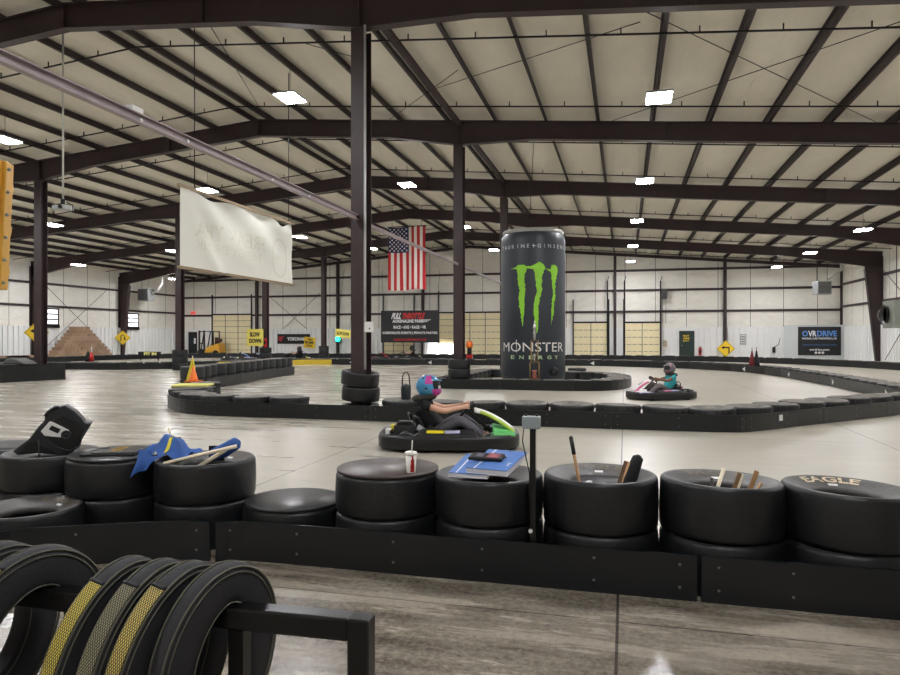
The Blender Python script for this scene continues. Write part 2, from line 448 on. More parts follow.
# rods on walls and roof
def rod(p, q, r=.018, m=STEEL, label='thin dark brace rod crossing the insulation', group='brace rods'):
    b = MB(); b.cyl(p, q, r, n=6); struct(b.build('brace_rod', m), label, 'rod', group)
rod(onX(47, 287, XL + .3), onX(112, 352, XL + .3)); rod(onX(107, 290, XL + .3), onX(47, 346, XL + .3))
rod(onY(271, 298, YE - .3), onY(307, 329, YE - .3)); rod(onY(320, 293, YE - .3), onY(283, 329, YE - .3))
rod(onX(900, 334, XR - .3), onX(885, 360, XR - .3)); rod(onX(884, 271, XR - .4), onX(902, 292, XR - .4))
def onRoof(x, y, off=.05):
    r = ray(x, y); best = None
    for sg in (1, -1):   # z = RZ - SL*sg*(X-RX) + off
        t = (RZ + off + SL * sg * RX - CAM_H) / (r.z + SL * sg * r.x)
        P = EYE + r * t
        if t > 0 and (P.x - RX) * sg >= 0: best = P
    return best
for p, q in (((642, 10), (884, 126)), ((603, 124), (905, 20)), ((425, 92), (640, 22)), ((385, 123), (458, 70)), ((208, 22), (270, 125)), ((300, 42), (365, 60))):
    P, Q = onRoof(*p), onRoof(*q)
    if P and Q: rod(P, Q, .010, BLACKM, 'thin black diagonal rod bracing the roof', 'roof brace rods')
rod((-2.9, 22.3, rz(-2.9) + .1), (-2.95, 21.6, 5.4), .010, BLACKM, 'thin cable dropping from the roof to the giant drink can', None)
# longitudinal struts
b = MB(); zs = rz(CXR) - .04
b.tube([(CXR, FR[1], zs - .05), (CXR, YE, zs - .05)], .10, 10); struct(b.build('ridge_strut', STEEL), 'round dark brown strut running along the tops of the right column row', 'strut')
b = MB(); zc = 3.90
X0 = CXR - .02
b.box((X0 - .0, (4.2 + 12.25) / 2 - 2, zc), (.03, 8.05 + 4, .10)); b.box((X0 + .04, (4.2 + 12.25) / 2 - 2, zc + .045), (.05, 12.05, .012)); b.box((X0 + .04, (4.2 + 12.25) / 2 - 2, zc - .045), (.05, 12.05, .012))
so = b.build('strut_rail', STRUTM)
tag(so, 'long pale steel channel running from upper left to the nearest column', 'rail')
bb = MB(); P = onX(134, 110, X0); bb.box(P, (.10, .16, .06)); bb.build('junction_box', WHITE, so)
for y_ in (6.2, 7.0, 9.0, 10.2):
    bb = MB(); bb.cyl((X0 + .015, y_, zc), (X0 + .03, y_, zc), .02, n=8); bb.build('hole_plug', WHITE, so)
b = MB(); b.cyl((CXR - .02, 12.56, zc - .04), (CXR - .02, 34.0, zc - .04), .045, n=10)
tag(b.build('strut_pipe', STRUTM), 'straight steel pipe continuing from the nearest column towards the drink can', 'pipe')
b = MB()
P = Vector((CXR + .175, 12.22, 0)); b.cyl((P.x, P.y, .95), (P.x, P.y, 7.6), .026, n=8)
tag(b.build('conduit', mat('conduit_grey', (.75, .75, .75), .4, .2, .1)), 'thin pale conduit running up the right edge of the nearest column', 'conduit')
P = onY(369, 327, 12.18); e = empty('control_box', P, 'small white electrical box on the right edge of the nearest column', 'box')
b = MB(); b.box((0, 0, 0), (.15, .10, .20)); b.build('housing', WHITE, e, bevel=.01); b = MB(); b.cyl((.03, -.06, -.03), (.03, -.05, -.03), .015, n=8); b.build('button', BLK, e)

# ceiling lamps
LAMP = mat('led_diffuser', (1, .985, .95), .5, 0, 0, 1, emit=222.0, ecol=(.985, .985, 1))
def lampproto():
    e = empty('ceiling_light', (0, 0, 0), 'square white led light hanging on a wire below the roof', 'ceiling light', 'hanging ceiling lights')
    b = MB(); b.box((0, 0, .03), (.56, .72, .05)); b.build('housing', GREYM, e)
    b = MB(); b.box((0, 0, -.005), (.52, .68, .02)); b.build('diffuser', LAMP, e)
    b = MB(); b.cyl((0, 0, .055), (0, 0, .75), .008, n=5); b.build('hanging_wire', BLACKM, e)
    return e
lamps = []
for px, py, z in ((659, 98, 6.92), (645, 181, 6.92), (637, 221, 6.92), (633, 246, 6.92), (630.5, 261.5, 6.92), (863, 230, 6.2), (810, 253, 6.2), (777, 267, 6.2),
                  (290, 98, 7.6), (407, 185, 7.45), (464, 227, 7.3), (494, 250, 7.3), (300, 237, 7.35), (5, 140, 7.4), (53, 225, 6.75), (78, 265, 6.3), (173, 251, 6.9), (174, 279, 6.2)):
    lamps.append(onZ(px, py, z))
for X, Y, z in ((.75, 7.7, 6.92), (.75, 0, 6.92), (9.6, 8.0, 6.2), (9.6, 16, 6.2), (9.6, 24, 6.2), (-7.6, 7.6, 7.5), (-7.6, -.5, 7.5), (-16, 7.6, 7.4), (-16, 23.5, 7.4), (-16, 41.5, 7.4), (-25.3, 9, 6.9), (-25.3, 17, 6.9), (-25.3, 43, 6.9), (-32, 18, 6.3), (-32, 26, 6.3)):
    lamps.append(Vector((X, Y, z)))
lp = lampproto()
for i, P in enumerate(lamps):
    o = lp if i == 0 else dup(lp)
    o.location = P
# ------------------------------------------------------------------ barriers and tires
def resample(P, step, closed=False):
    P = [Vector((p[0], p[1], 0)) for p in P]
    if closed: P = P + [P[0]]
    out = [P[0].copy()]; acc = 0
    for a, c in zip(P[:-1], P[1:]):
        L = (c - a).length; d = (c - a) / L; s_ = step - acc
        while s_ <= L: out.append(a + d * s_); s_ += step
        acc = (acc + L) % step if False else L - (s_ - step)
    return out
def chaikin(P, n=2, closed=False):
    for _ in range(n):
        Q = [] if closed else [P[0]]
        m = len(P)
        for i in range(m if closed else m - 1):
            a, c = Vector(P[i]), Vector(P[(i + 1) % m]); Q += [tuple(a.lerp(c, .25)), tuple(a.lerp(c, .75))]
        if not closed: Q.append(P[-1])
        P = Q
    return P
def barrier_panels(P, h, label, group, plen=2.3, m=PLAS, bolts=False, tri=(), closed=False, th=.022, yellow=()):
    R = resample(P, .1, closed); per = int(plen / .1); out = []
    for k in range(0, len(R) - 1, per):
        seg = R[k:k + per + 1]
        if len(seg) < 2: continue
        b = MB(); vs = []; n = len(seg)
        for i in range(n):
            t = (seg[min(i + 1, n - 1)] - seg[max(i - 1, 0)]).normalized(); nr = Vector((-t.y, t.x, 0))
            e = 0
            p = seg[i] + t * ((.003 if i == 0 else 0) - (.003 if i == n - 1 else 0))
            for o, z in ((0, 0), (th, 0), (th, h), (0, h)): vs.append((p.x + nr.x * o, p.y + nr.y * o, z))
        fs = [(0, 1, 2, 3), tuple(4 * (n - 1) + q for q in (3, 2, 1, 0))]
        for i in range(n - 1):
            for q in range(4): fs.append((4 * i + q, 4 * i + 4 + q, 4 * i + 4 + (q + 1) % 4, 4 * i + (q + 1) % 4))
        b.add(vs, fs)
        idx = len(out); yl = yellow and yellow[0] < sum(q_.x for q_ in seg) / n < yellow[1]
        o = b.build('track_barrier', YELP if yl else m)
        tag(o, label, 'barrier', group)
        out.append(o)
        if bolts:
            for i in ((1, n // 5, 2 * n // 5, 3 * n // 5, 4 * n // 5, n - 2) if n > 28 else (1, n // 2, n - 2)):
                t = (seg[min(i + 1, n - 1)] - seg[i - 1]).normalized(); nr = Vector((-t.y, t.x, 0))
                for z in (h * .28, h * .78):
                    q = MB(); p = seg[i] + Vector((0, 0, z)); q.cyl(p - nr * .005, p + nr * .001, .007, .009, 8); q.build('bolt', BOLT, o)
        if idx in tri:
            i = n // 2; t = (seg[i + 1] - seg[i]).normalized(); nr = Vector((-t.y, t.x, 0)); p = seg[i] - nr * .006; sg = tri[idx]
            q = MB(); q.add([p + Vector((0, 0, h * .15)) - t * .09 * sg, p + Vector((0, 0, h * .85)) - t * .09 * sg, p + Vector((0, 0, h * .5)) + t * .12 * sg], [(0, 1, 2)])
            q.build('arrow_mark', WHITE, o)
    return out
def tire_prof(R, H, bead=.56, bulge=.012, sink=.03):
    rb = R * bead; s = []
    sh = .045
    # outer tread from bottom to top
    s += [(R - .022, .002), (R - .006, .010), (R, .026)]
    s += [(R + bulge * .4 * math.sin(PI * t), .026 + (H - .052) * t) for t in (.25, .5, .75)]
    s += [(R, H - .028), (R - .005, H - .012), (R - .016, H - .002)]
    # top sidewall dished down to the bead
    s += [(R - .030, H), (R - .046, H - .005), (R - .09, H - .018), (rb + .030, H - .050), (rb + .008, H - .054), (rb, H - .068), (rb + .004, H - .10)]
    # inner lining
    s += [(R - .12, H - .085), (R - .06, H * .62), (R - .06, H * .38), (R - .12, .085), (rb + .004, .10), (rb, .07), (rb + .012, .05), (R - .14, .018), (R - .07, .002)]
    return s
_tm = {}
def tire_mesh(key, R, H, n=40, mats=(RUB, RUBS), groove=False, bead=.56):
    if key in _tm: return _tm[key]
    b = MB(); p = tire_prof(R, H, bead); mis = [0] * len(p)
    for i in range(8, 15): mis[i] = 1
    b.lathe(p, n, True, mis=mis)
    if groove:     # tread blocks round the shoulder
        for k in range(n):
            th = 2 * PI * k / n
            for z in (.05, H - .05): b.box((R * math.cos(th), R * math.sin(th), z), (.03, .05, .05), th)
    o = b.build('tire', list(mats)); _tm[key] = o.data; D.objects.remove(o)
    return _tm[key]
def put_tire(me, loc, label, group, rz_=None, tilt=0.0):
    o = D.objects.new('tire', me); COL.objects.link(o); o.location = loc
    o.rotation_euler = (random.uniform(-tilt, tilt), random.uniform(-tilt, tilt), random.uniform(0, 6.28) if rz_ is None else rz_)
    return tag(o, label, 'tire', group)
def tire_row(P, me, R, label, group, off=None, z=0.0, closed=False, skip=(), gap=1.0, tilt=.03, dz=.0, keep=None):
    R_ = resample(P, .05, closed); n = len(R_); last = None
    off = R + .03 if off is None else off
    for i in range(1, n - 1):
        t = (R_[min(i + 2, n - 1)] - R_[max(i - 2, 0)]).normalized(); p = R_[i] + Vector((-t.y, t.x, 0)) * off
        if last is not None and (p - last).length < 2 * R * gap: continue
        last = p
        if any((p - Vector((c[0], c[1], 0))).length < 2 * R * .97 for c in skip): continue
        if keep and not keep(p): continue
        put_tire(me, (p.x, p.y, z + random.uniform(0, dz)), label, group, tilt=tilt)

STREET = tire_mesh('street', .35, .36, 30, (RUBD, RUBDS), True)
STREETD = tire_mesh('street_d', .36, .305, 30, (RUBD, RUBDS), True)
STREETB = tire_mesh('street_b', .385, .37, 32, (RUBD, RUBDS), True)
STREETF = tire_mesh('street_far', .35, .36, 18, (RUBD, RUBDS), False)
SECOND = tire_mesh('second', .34, .36, 28, (RUBD, RUBDS), False)

# nearest barrier: runs straight across in front of the viewer
YA = 4.235
A = [tuple(onZ(-70, 552, .27).xy), tuple(onZ(0, 530, .27).xy), tuple(onZ(80, 526, .27).xy), (-3.05, YA - .1), (-2.55, YA), (1.75, YA), (3.2, YA)]
Apts = chaikin(A[:5], 2)[:-1] + A[4:]
c1 = Vector((-2.9, YA)); i1 = max(i for i, p in enumerate(Apts) if p[0] < -2.9)
AL = 'black barrier board with bolt heads nearest the viewer, '
barrier_panels(Apts[:i1 + 1] + [onZ(215, 523, .27).xy.to_tuple()], .272, AL + 'curved one at the left', None, 9, PLASF, True)
xs2 = onZ(701, 557, .27).x
barrier_panels([onZ(215, 523, .27).xy.to_tuple()] + [p for p in Apts[i1 + 1:] if -2.72 < p[0] < xs2] + [(xs2, YA)], .272, AL + 'long middle one below the drink cup', None, 9, PLASF, True)
barrier_panels([(xs2, YA), (3.3, YA)], .272, AL + 'right one past the seam', None, 9, PLASF, True)
SL1 = (RUB, RUBS)
def big(x, y, z, R, H, label, group=None, text=False, rot=0.0, tilt=(0, 0), mark=False, bright=False):
    me = tire_mesh(('big', R, H), R, H, 56, SL1, False, .52)
    o = D.objects.new('tire', me); COL.objects.link(o); o.location = (x, y, z); o.rotation_euler = (tilt[0], tilt[1], rot)
    tag(o, label, 'tire', group)
    if text:
        b = MB()
        def fn(tx, ty):
            r = R * .775 + ty; th = PI / 2 - tx / (R * .775)
            ra, rb_ = R - .09, R * .52 + .03
            zz = H - .018 - (ra - r) / (ra - rb_) * .032 if r < ra else H - .018 + (r - ra) / .044 * .013
            return (r * math.cos(th), r * math.sin(th), zz + .003)
        b.text('EAGLE', fn, width=R * 1.0, height=.062, bold=.03)
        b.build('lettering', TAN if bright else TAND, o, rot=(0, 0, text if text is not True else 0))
        b = MB(); b.add([fn(-.02, -.06), fn(.05, -.06), fn(.05, -.042), fn(-.02, -.042)], [(0, 1, 2, 3)]); b.build('white_mark', WHITE, o, rot=(0, 0, text if text is not True else 0))
    return o
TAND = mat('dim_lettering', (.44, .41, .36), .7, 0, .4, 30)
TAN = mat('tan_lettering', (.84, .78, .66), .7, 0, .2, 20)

R0 = .373; YT = YA + .03 + R0
def Apos(px, Y=YT): return onY(px, 338, Y).x
names = {}
def stack(x, y, low, top, desc, R=R0, **k):
    big(x, y, 0, R, low, 'lower smooth black tire under ' + desc)
    return big(x, y, low, R, top, 'upper smooth black tire of ' + desc, **k)
p1 = onZ(52, 450, .62); p2 = onZ(116, 455, .62); p0 = onZ(27, 506, .34); pb = onZ(-3, 447, .62)
stack(p1.x, p1.y, .33, .285, 'the stack carrying the black case', text=-.35)
stack(p2.x, p2.y + .02, .33, .285, 'the stack under the flat black folder')
big(p0.x, p0.y, 0, .37, .34, 'single low black tire in front of the stack with the black case, far left', text=-.2)
stack(pb.x - .12, pb.y + .1, .33, .285, 'the stack at the left edge behind the black case')
xs_ = [Apos(206), Apos(293), Apos(388), Apos(489), Apos(600), Apos(720), Apos(846)]
XA = dict(zip('ldefghi', xs_))
stack(XA['l'], YT, .33, .30, 'the stack holding the blue flag', text=-.25)
big(XA['d'], YT + .02, 0, R0, .325, 'single low black tire under a flat round lid, between blue flag and drink cup')
stack(XA['e'], YT, .325, .28, 'the stack carrying the drink cup')
stack(XA['f'], YT, .325, .30, 'the stack carrying the blue binders')
stack(XA['g'], YT, .325, .335, 'the stack holding the rolled black flag', text=.12)
stack(XA['h'], YT, .325, .335, 'the stack holding several bare wooden sticks', text=.05, tilt=(-.03, .02))
stack(XA['i'], YT, .325, .325, 'the empty stack at the right picture edge', text=.12, bright=True, tilt=(-.02, .03))
# lids
LIDB = mat('brown_board', (.29, .25, .245), .36, 0, .3, 4, .05)
LIDG = mat('dark_board', (.20, .20, .205), .32, 0, .25, 4, .05)
def lid(x, y, z, R, m, label):
    b = MB(); b.lathe([(0, 0), (R - .01, 0), (R, .006), (R, .016), (R - .008, .022), (0, .022)], 56)
    return tag(b.build('lid', m, loc=(x, y, z)), label, 'lid')
lid(XA['d'], YT + .02, .327, R0 - .012, LIDG, 'flat dark round lid on the single low tire left of the drink cup')
lid(XA['e'], YT, .607, R0 - .006, LIDB, 'flat brown round lid on the stack under the drink cup')
lid(p2.x, p2.y + .02, .617, R0 - .012, LIDG, 'dark round lid under the flat black folder at left')
# flat black folder with yellow label
e = empty('folder', (p2.x + .01, p2.y, .641), 'flat black folder with a yellow label on the left lidded tire stack', 'folder', rot=(0, 0, rad(18)))
b = MB(); b.box((0, 0, .008), (.42, .36, .016)); b.build('back_board', BLK, e, bevel=.004)
b = MB(); b.box((.03, .01, .022), (.33, .34, .012)); b.build('cover', LIDG, e, bevel=.004)
b = MB(); b.box((-.11, .04, .031), (.06, .022, .006)); b.build('slot', BLK, e)
LABY = mat('label_yellow', (.80, .62, .16), .6, 0, .1)
b = MB(); b.box((.02, 0, .030), (.075, .17, .003)); lo = b.build('sticker', LABY, e)
b = MB()
for k in range(5): b.box((.02 + .004 * (k % 2), -.065 + .032 * k, .0325), (.05, .012, .001))
b.build('lettering', BLK, lo)
# black case with white badge, lying tilted in the left stack
CASE = mat('case_plastic', (.135, .14, .15), .45, 0, .2, 8, .1, 60)
c0 = onZ(50, 452, .615); d0 = (c0 - EYE).length
k_ = math.hypot(c0.x, c0.y) ; pxm = (c0.x * -SN + c0.y * CS) / FPX
e = empty('equipment_case', c0, 'black plastic case with white badge and round dial, lying tilted on the left stack', 'case', rot=(0, 0, rad(38)))
poly = [(85, 550), (240, 430), (330, 300), (392, 230), (400, 170), (505, 95), (600, 65), (690, 130), (760, 210), (800, 275), (872, 280), (805, 400), (740, 520), (650, 640), (560, 630), (330, 590), (130, 600)]
def cp(q): return ((10 + q[0] / 11.25 - 50) * pxm * .99, (452 - (400 + q[1] / 11.25)) * pxm)
b = MB(); T = Matrix(((1, 0, 0, 0), (0, 0, -1, 0), (0, 1, 0, 0), (0, 0, 0, 1)))
b.prism([cp(q) for q in poly], -.17, .0, T=T); b.build('shell', CASE, e, bevel=.012)
def layer(name, pts, z0, z1, m, par=e, bev=.004):
    q = MB(); q.prism([cp(a) for a in pts], z0, z1, T=T); return q.build(name, m, par, bevel=bev)
layer('side_panel', [(390, 400), (440, 260), (580, 180), (700, 240), (780, 350), (730, 520), (650, 570), (520, 520)], -.005, .006, BLK)
layer('rim', [(375, 410), (400, 395), (520, 525), (645, 578), (735, 530), (790, 350), (705, 225), (715, 215), (812, 345), (750, 545), (655, 600), (505, 545)], 0, .012, CASE)
bd = layer('badge', [(362, 345), (445, 243), (470, 243), (640, 345), (650, 400), (560, 425), (400, 398)], .006, .018, WHITE)
layer('display', [(440, 328), (470, 283), (560, 332), (530, 378)], .018, .021, BLK, bd, .001)
b = MB(); x_, y_ = cp((612, 398)); b.lathe([(0, .026), (.012, .026), (.014, .022), (.026, .022), (.030, .026), (.036, .026), (.038, .018), (.038, 0), (0, 0)], 24, T=T @ Matrix.Translation((x_, y_, 0))); b.build('dial', CASE, e)
b = MB(); a1, a2, a3 = cp((340, 440)), cp((345, 560)), cp((350, 690)); b.tube([(a1[0], -.015, a1[1]), (a2[0], -.02, a2[1]), (a3[0], -.02, a3[1])], .006, 6); b.build('strap', CASE, e)
b = MB(); a1, a2, a3, a4 = cp((402, 200)), cp((430, 150)), cp((500, 100)), cp((545, 105)); b.tube([(a[0], .0, a[1] + .012) for a in (a1, a2, a3, a4)], .014, 8); b.build('handle', CASE, e)
layer('lower_recess', [(225, 470), (320, 450), (360, 500), (520, 590), (330, 575), (150, 580)], -.004, .004, BLK)
# blue flags in their stack
BLUE = mat('blue_cloth', (.20, .37, .66), .75, 0, .2, 14, .2, 20)
YCL = mat('yellow_cloth', (.85, .80, .22), .75, 0, .2, 14)
xl, zt = XA['l'], .63
fe = empty('racing_flag', (xl - .2, YT - .05, zt), 'crumpled blue flag with yellow stripe on a pale stick, lying over a tire stack', 'flag')
def crumple(cx, cy, cz, sx, sy, sz, seed, n=14):
    q = MB(); rnd = random.Random(seed); ph = [rnd.uniform(0, 6.28) for _ in range(8)]
    def fn(u, v):
        th = 2 * PI * u; p = PI * v
        f = 1 + .16 * math.sin(5 * th + ph[0] + 2 * math.sin(3 * p + ph[1])) + .12 * math.sin(9 * th + ph[2] + 3 * p) + .1 * math.sin(4 * p + ph[3] + 2 * th)
        return (cx + sx * f * math.sin(p) * math.cos(th), cy + sy * f * math.sin(p) * math.sin(th), cz + sz * f * math.cos(p))
    return q.grid(fn, n * 2, n)
q = MB()      # folded cloth heaped on the rim, with a flap hanging down outside
def hump(u, v):
    x = -.21 + .30 * u; y = -.19 + .36 * v
    z = .015 + .155 * (math.sin(PI * min(1, u * 1.12 + .02)) ** .55) * (math.sin(PI * min(1, v * .95 + .05)) ** .6) + .018 * math.sin(17 * u + 5 * v) + .014 * math.sin(11 * v - 4 * u)
    return (x + .02 * math.sin(6 * v), y + .02 * math.sin(7 * u), max(.004, z))
q.grid(hump, 22, 18); q.build('cloth', BLUE, fe)
q = MB()
def dr(u, v):
    x = -.225 + .20 * u; return (x + .015 * math.sin(4 * v), -.185 - .06 * math.sin(PI * .5 * v) - .02 * math.sin(6 * u + 2 * v) * v, .075 - .045 * u - v * (.20 - .17 * u) + .012 * math.sin(8 * u))
q.grid(dr, 12, 10); q.build('cloth_fold', BLUE, fe)
q = MB()
def st(u, v):
    uu = .42 + .22 * u + .10 * v + .03 * math.sin(8 * u); vv = .92 - .86 * u
    h = hump(uu, vv); return (h[0], h[1] - .006, h[2] + .007)
q.grid(st, 26, 4); q.build('stripe', YCL, fe)
q = MB(); q.cyl((-.17, .10, .205), (-.10, .06, .05), .012, n=8); q.build('stick', WOODL, fe)
fe2 = empty('racing_flag', (xl + .05, YT - .08, zt), 'rolled blue flag on a pale stick pointing up right from the tire stack', 'flag')
q = MB(); q.tube([(-.02, .14, .01), (.08, .13, .05), (.19, .12, .11), (.22, .12, .115)], [.05, .055, .05, .02], 10); q.build('cloth', BLUE, fe2)
q = MB(); q.cyl((-.19, -.24, .0), (.235, .06, .10), .0115, .015, 8); q.build('stick', WOODL, fe2)
fe3 = empty('stick', (xl + .12, YT - .05, zt), 'short pale stick beside the rolled blue flag', 'stick')
q = MB(); q.cyl((-.08, -.12, -.05), (.08, .02, .075), .016, n=10); q.build('shaft', WOODL, fe3)
q = MB(); q.box((-.05, .05, .02), (.12, .02, .12), .4); tag(q.build('black_flag', BLK, loc=(xl + .10, YT + .02, zt)), 'small folded black flag lying behind the short pale stick', 'flag')
# drink cup
e = empty('drink_cup', onZ(411, 472.5, .629), 'white paper drink cup with red bottle print and straw, on the brown lid', 'cup')
CUPW = mat('cup_paper', (.93, .92, .89), .5, 0, .03)
b = MB(); b.lathe([(0, 0), (.029, 0), (.031, .004), (.040, .128), (.0, .128)], 28); b.build('body', CUPW, e)
b = MB(); b.lathe([(.040, .124), (.0445, .126), (.0445, .135), (.041, .138), (.038, .145), (0, .146)], 28); b.build('cup_lid', CUPW, e)
b = MB(); b.cyl((.004, 0, .13), (.010, 0, .222), .0042, n=8); b.build('straw', CUPW, e)
b = MB()   # printed bottle, wrapped on the cup facing the viewer
sil = [(.0, .0150), (.010, .0135), (.022, .0145), (.045, .0150), (.062, .0120), (.075, .0135), (.084, .0110), (.095, .0055), (.113, .0055)]
def onc(a, z): r = .0305 + (z) / .128 * .009 + .0006; th = -PI / 2 + .62 + a / r; return (r * math.cos(th), r * math.sin(th), z)
vs = []; fs = []
for z, w in sil: vs += [onc(w * s_ / 2.0, z + .008) for s_ in (-2, -1, 0, 1, 2)]
for i in range(len(sil) - 1):
    for k in range(4): fs.append((5 * i + k, 5 * i + k + 1, 5 * i + k + 6, 5 * i + k + 5))
b.add(vs, fs); b.build('bottle_print', RED, e, fix=False)
# blue binders with a black device on top
BB = mat('binder_blue', (.33, .49, .76), .4, 0, .06); PAPER = mat('paper_white', (.90, .90, .92), .6, 0, .05)
def binder(loc, ang, w, h, label, t=.026, tilt=.135):
    e = empty('binder', loc, label, 'binder', rot=(tilt, 0, ang))
    q = MB(); q.box((0, 0, .002), (w, h, .004)); q.build('back_cover', PAPER, e)
    q = MB(); q.box((0, .001, t / 2 + .002), (w - .004, h - .004, t - .006)); q.build('pages', PAPER, e)
    q = MB(); q.box((0, 0, t + .001), (w, h, .004)); cv = q.build('front_cover', BB, e)
    q = MB(); q.box((-w * .30, 0, t + .0035), (.010, h, .001)); q.box((w * .38, -h * .14, t + .0035), (.03, .010, .001)); q.box((w * .38, -h * .22, t + .0035), (.010, .05, .001)); q.build('white_stripe', PAPER, cv)
    return e
zb = .326 + .30 + .004
bc = onY(488, 466, YT - .03)
binder((bc.x - .075, YT - .06, zb + .030), rad(-4), .27, .42, 'lower blue binder with white edges, partly under the other one on the tire stack', .028)
binder((bc.x + .075, YT - .07, zb + .060), rad(-10), .29, .43, 'upper blue binder with white page edges under the black device', .036)
e = empty('handheld_device', (bc.x + .0, YT - .07, zb + .101), 'black handheld device with two small screens lying on the blue binders', 'device', rot=(.135, 0, rad(-3)))
b = MB(); b.box((0, 0, .011), (.235, .125, .022)); b.build('case', BLK, e, bevel=.006)
b = MB(); b.box((-.047, 0, .0225), (.088, .09, .002)); s1 = b.build('screen', mat('screen_dark', (.24, .23, .27), .2), e)
b = MB()
for k in range(5): b.box((-.047, -.032 + .016 * k, .024), (.06 - .01 * (k % 2), .004, .001))
b.build('screen_text', mat('screen_text', (.6, .6, .65), .5), s1)
b = MB(); b.box((.05, 0, .0225), (.088, .09, .002)); s2 = b.build('screen', mat('screen_red', (.50, .20, .24), .3), e)
b = MB()
for k in range(5): b.box((.05, -.032 + .016 * k, .024), (.065 - .012 * (k % 3), .006, .001))
b.build('screen_text', mat('screen_pink', (.9, .55, .58), .5), s2)
b = MB(); b.tube([(.117, .03, .02), (.135, .0, .016), (.117, -.03, .02)], .004, 6); b.build('loop', BLK, e)
# sticks in the tires: each its own thing
def stick(name, p, q, r, label, m=WOOD, tipm=None, tip=.35, flat=False, r2=None):
    p = Vector(p); q = Vector(q); e = empty(name, p, label, 'stick'); d = q - p
    b = MB()
    a, c = (0, 0, 0), d * (1 - (tip if tipm else 0))
    if flat: b.bar(a, c, r * 2, r * .7, up=(0, 1, 0))
    else: b.cyl(a, c, r, n=10)
    b.build('shaft', m, e, bevel=.002 if flat else 0)
    if tipm:
        b = MB(); b.cyl(c, d * .99, r * 1.25, r * 1.3, 10); b.sphere(tuple(d), r * 1.3, 10, 6); b.build('grip', tipm, e)
    return e
def sp(px, py, Y): return onY(px, py, Y)
def stk(px0, py0, px1, py1, r, label, Y=YT - .02, lean=.04, **k):
    a, c = sp(px0, py0, Y), sp(px1, py1, Y + lean); d = (c - a); a = a - d * (.30 / max(.05, d.length))
    return stick('wooden_stick', a, c, r, label, **k)
stk(579, 481, 571, 438, .011, 'wooden stick with black rubber grip, leaning left in its tire', tipm=BLK, tip=.19)
stk(619, 483, 626, 461, .012, 'short brown wooden slat beside the rolled black flag', m=mat('brown_slat', (.42, .32, .22), .6, 0, .3, 12), flat=True)
stk(623, 483, 629, 462, .010, 'thin pale wooden stick against the rolled black flag')
a, c = sp(628, 484, YT), sp(639, 455, YT + .05); dd = c - a; a = a - dd * 1.2
e = empty('rolled_flag', a, 'black flag rolled tightly around its stick in a tire', 'flag'); d_ = c - a
b = MB(); b.tube([d_ * t for t in (.1, .4, .6, .8, .96, 1.0)], [.02, .042, .048, .042, .036, .012], 12); b.build('cloth', mat('black_cloth', (.07, .075, .09), .8, 0, .3, 20, .3, 30), e)
b = MB(); b.cyl(d_ * .0, d_ * .99, .012, n=8); b.build('stick', WOOD, e)
stk(712, 495, 712, 478, .011, 'short dark stick, leftmost in the stack of bare sticks', m=mat('dark_wood', (.17, .15, .13), .6))
stk(716, 493, 724, 468, .012, 'pale stick with green tape, in the stack of bare sticks', m=WOODL)
g1, g2 = sp(716, 494, YT - .03), sp(718.4, 487, YT - .03)
b = MB(); b.cyl(g1, g2, .019, n=10); tag(b.build('green_tape', mat('green_tape', (.10, .30, .20), .6)), 'green tape roll around the pale stick', 'tape')
stk(731, 497, 740, 473, .013, 'brown flat stick, left of a pair of sticks', m=mat('brown_slat2', (.50, .38, .24), .6, 0, .3, 12), flat=True)
stk(735, 498, 743, 474, .008, 'pale edge stick lying against the brown flat stick', m=WOODL, flat=True)
stk(747, 498, 757, 471, .015, 'tall flat wooden stick at the right of the bare sticks', flat=True)
stk(754, 495, 761, 483, .010, 'short round wooden stick, rightmost in its tire')
b = MB()
for k in range(7): b.box((random.uniform(-.12, .12), random.uniform(-.1, .02), random.uniform(0, .01)), (random.uniform(.03, .06), .03, .03), random.uniform(0, 3))
P = onZ(600, 482, .60); tag(b.build('crumpled_paper', PAPER, loc=(XA['g'], YT - .10, .60), bevel=.006), 'crumpled white paper scraps inside the tire with the black handled stick', 'paper')
b = MB(); b.lathe([(0, 0), (.27, 0), (.27, .02), (0, .02)], 24)
for q, zz in (('g', .575), ('h', .53), ('l', .50)):
    o = D.objects.new('tire_insert', b.build('x', BLK).data if q == 'g' else o.data); COL.objects.link(o); o.location = (XA[q], YT, zz)
    tag(o, {'g': 'black disc closing the hole of the tire with paper scraps', 'h': 'black disc deep inside the tire with bare sticks', 'l': 'black disc inside the tire under the blue flag'}[q], 'disc')
for o_ in [o2 for o2 in D.objects if o2.name.startswith('x') and o2.type == 'MESH' and o2.parent is None and len(o2.name) <= 5]: D.objects.remove(o_)
# post with grey box
P = onY(533, 500, YA + .055)
e = empty('sensor_post', (P.x, P.y, 0), 'thin black post with grey electrical box on top, behind the foreground board', 'post')
b = MB(); b.box((0, 0, .50), (.036, .036, 1.0)); b.build('post', BLACKM, e)
ztop = onY(532, 416, P.y).z
b = MB(); b.box((-.01, 0, ztop - .04), (.112, .075, .078)); bx_ = b.build('grey_box', mat('box_grey', (.56, .60, .61), .5, 0, .05), e, bevel=.006)
b = MB()
for s_ in (-1, 1): b = MB(); b.cyl((-.01 + s_ * .035, .0, ztop), (-.01 + s_ * .035, 0, ztop + .012), .009, n=8); b.build('gland', BLK, bx_)
b = MB(); b.tube([(-.058, -.0, ztop - .07), (-.066, -.01, ztop - .16), (-.045, -.015, ztop - .25), (-.02, -.02, ztop - .36), (-.015, -.021, .33)], .0035, 6); b.build('cable', BLK, e)
b = MB(); b.box((0, 0, .004), (.10, .08, .008)); b.build('base_plate', BLACKM, e)
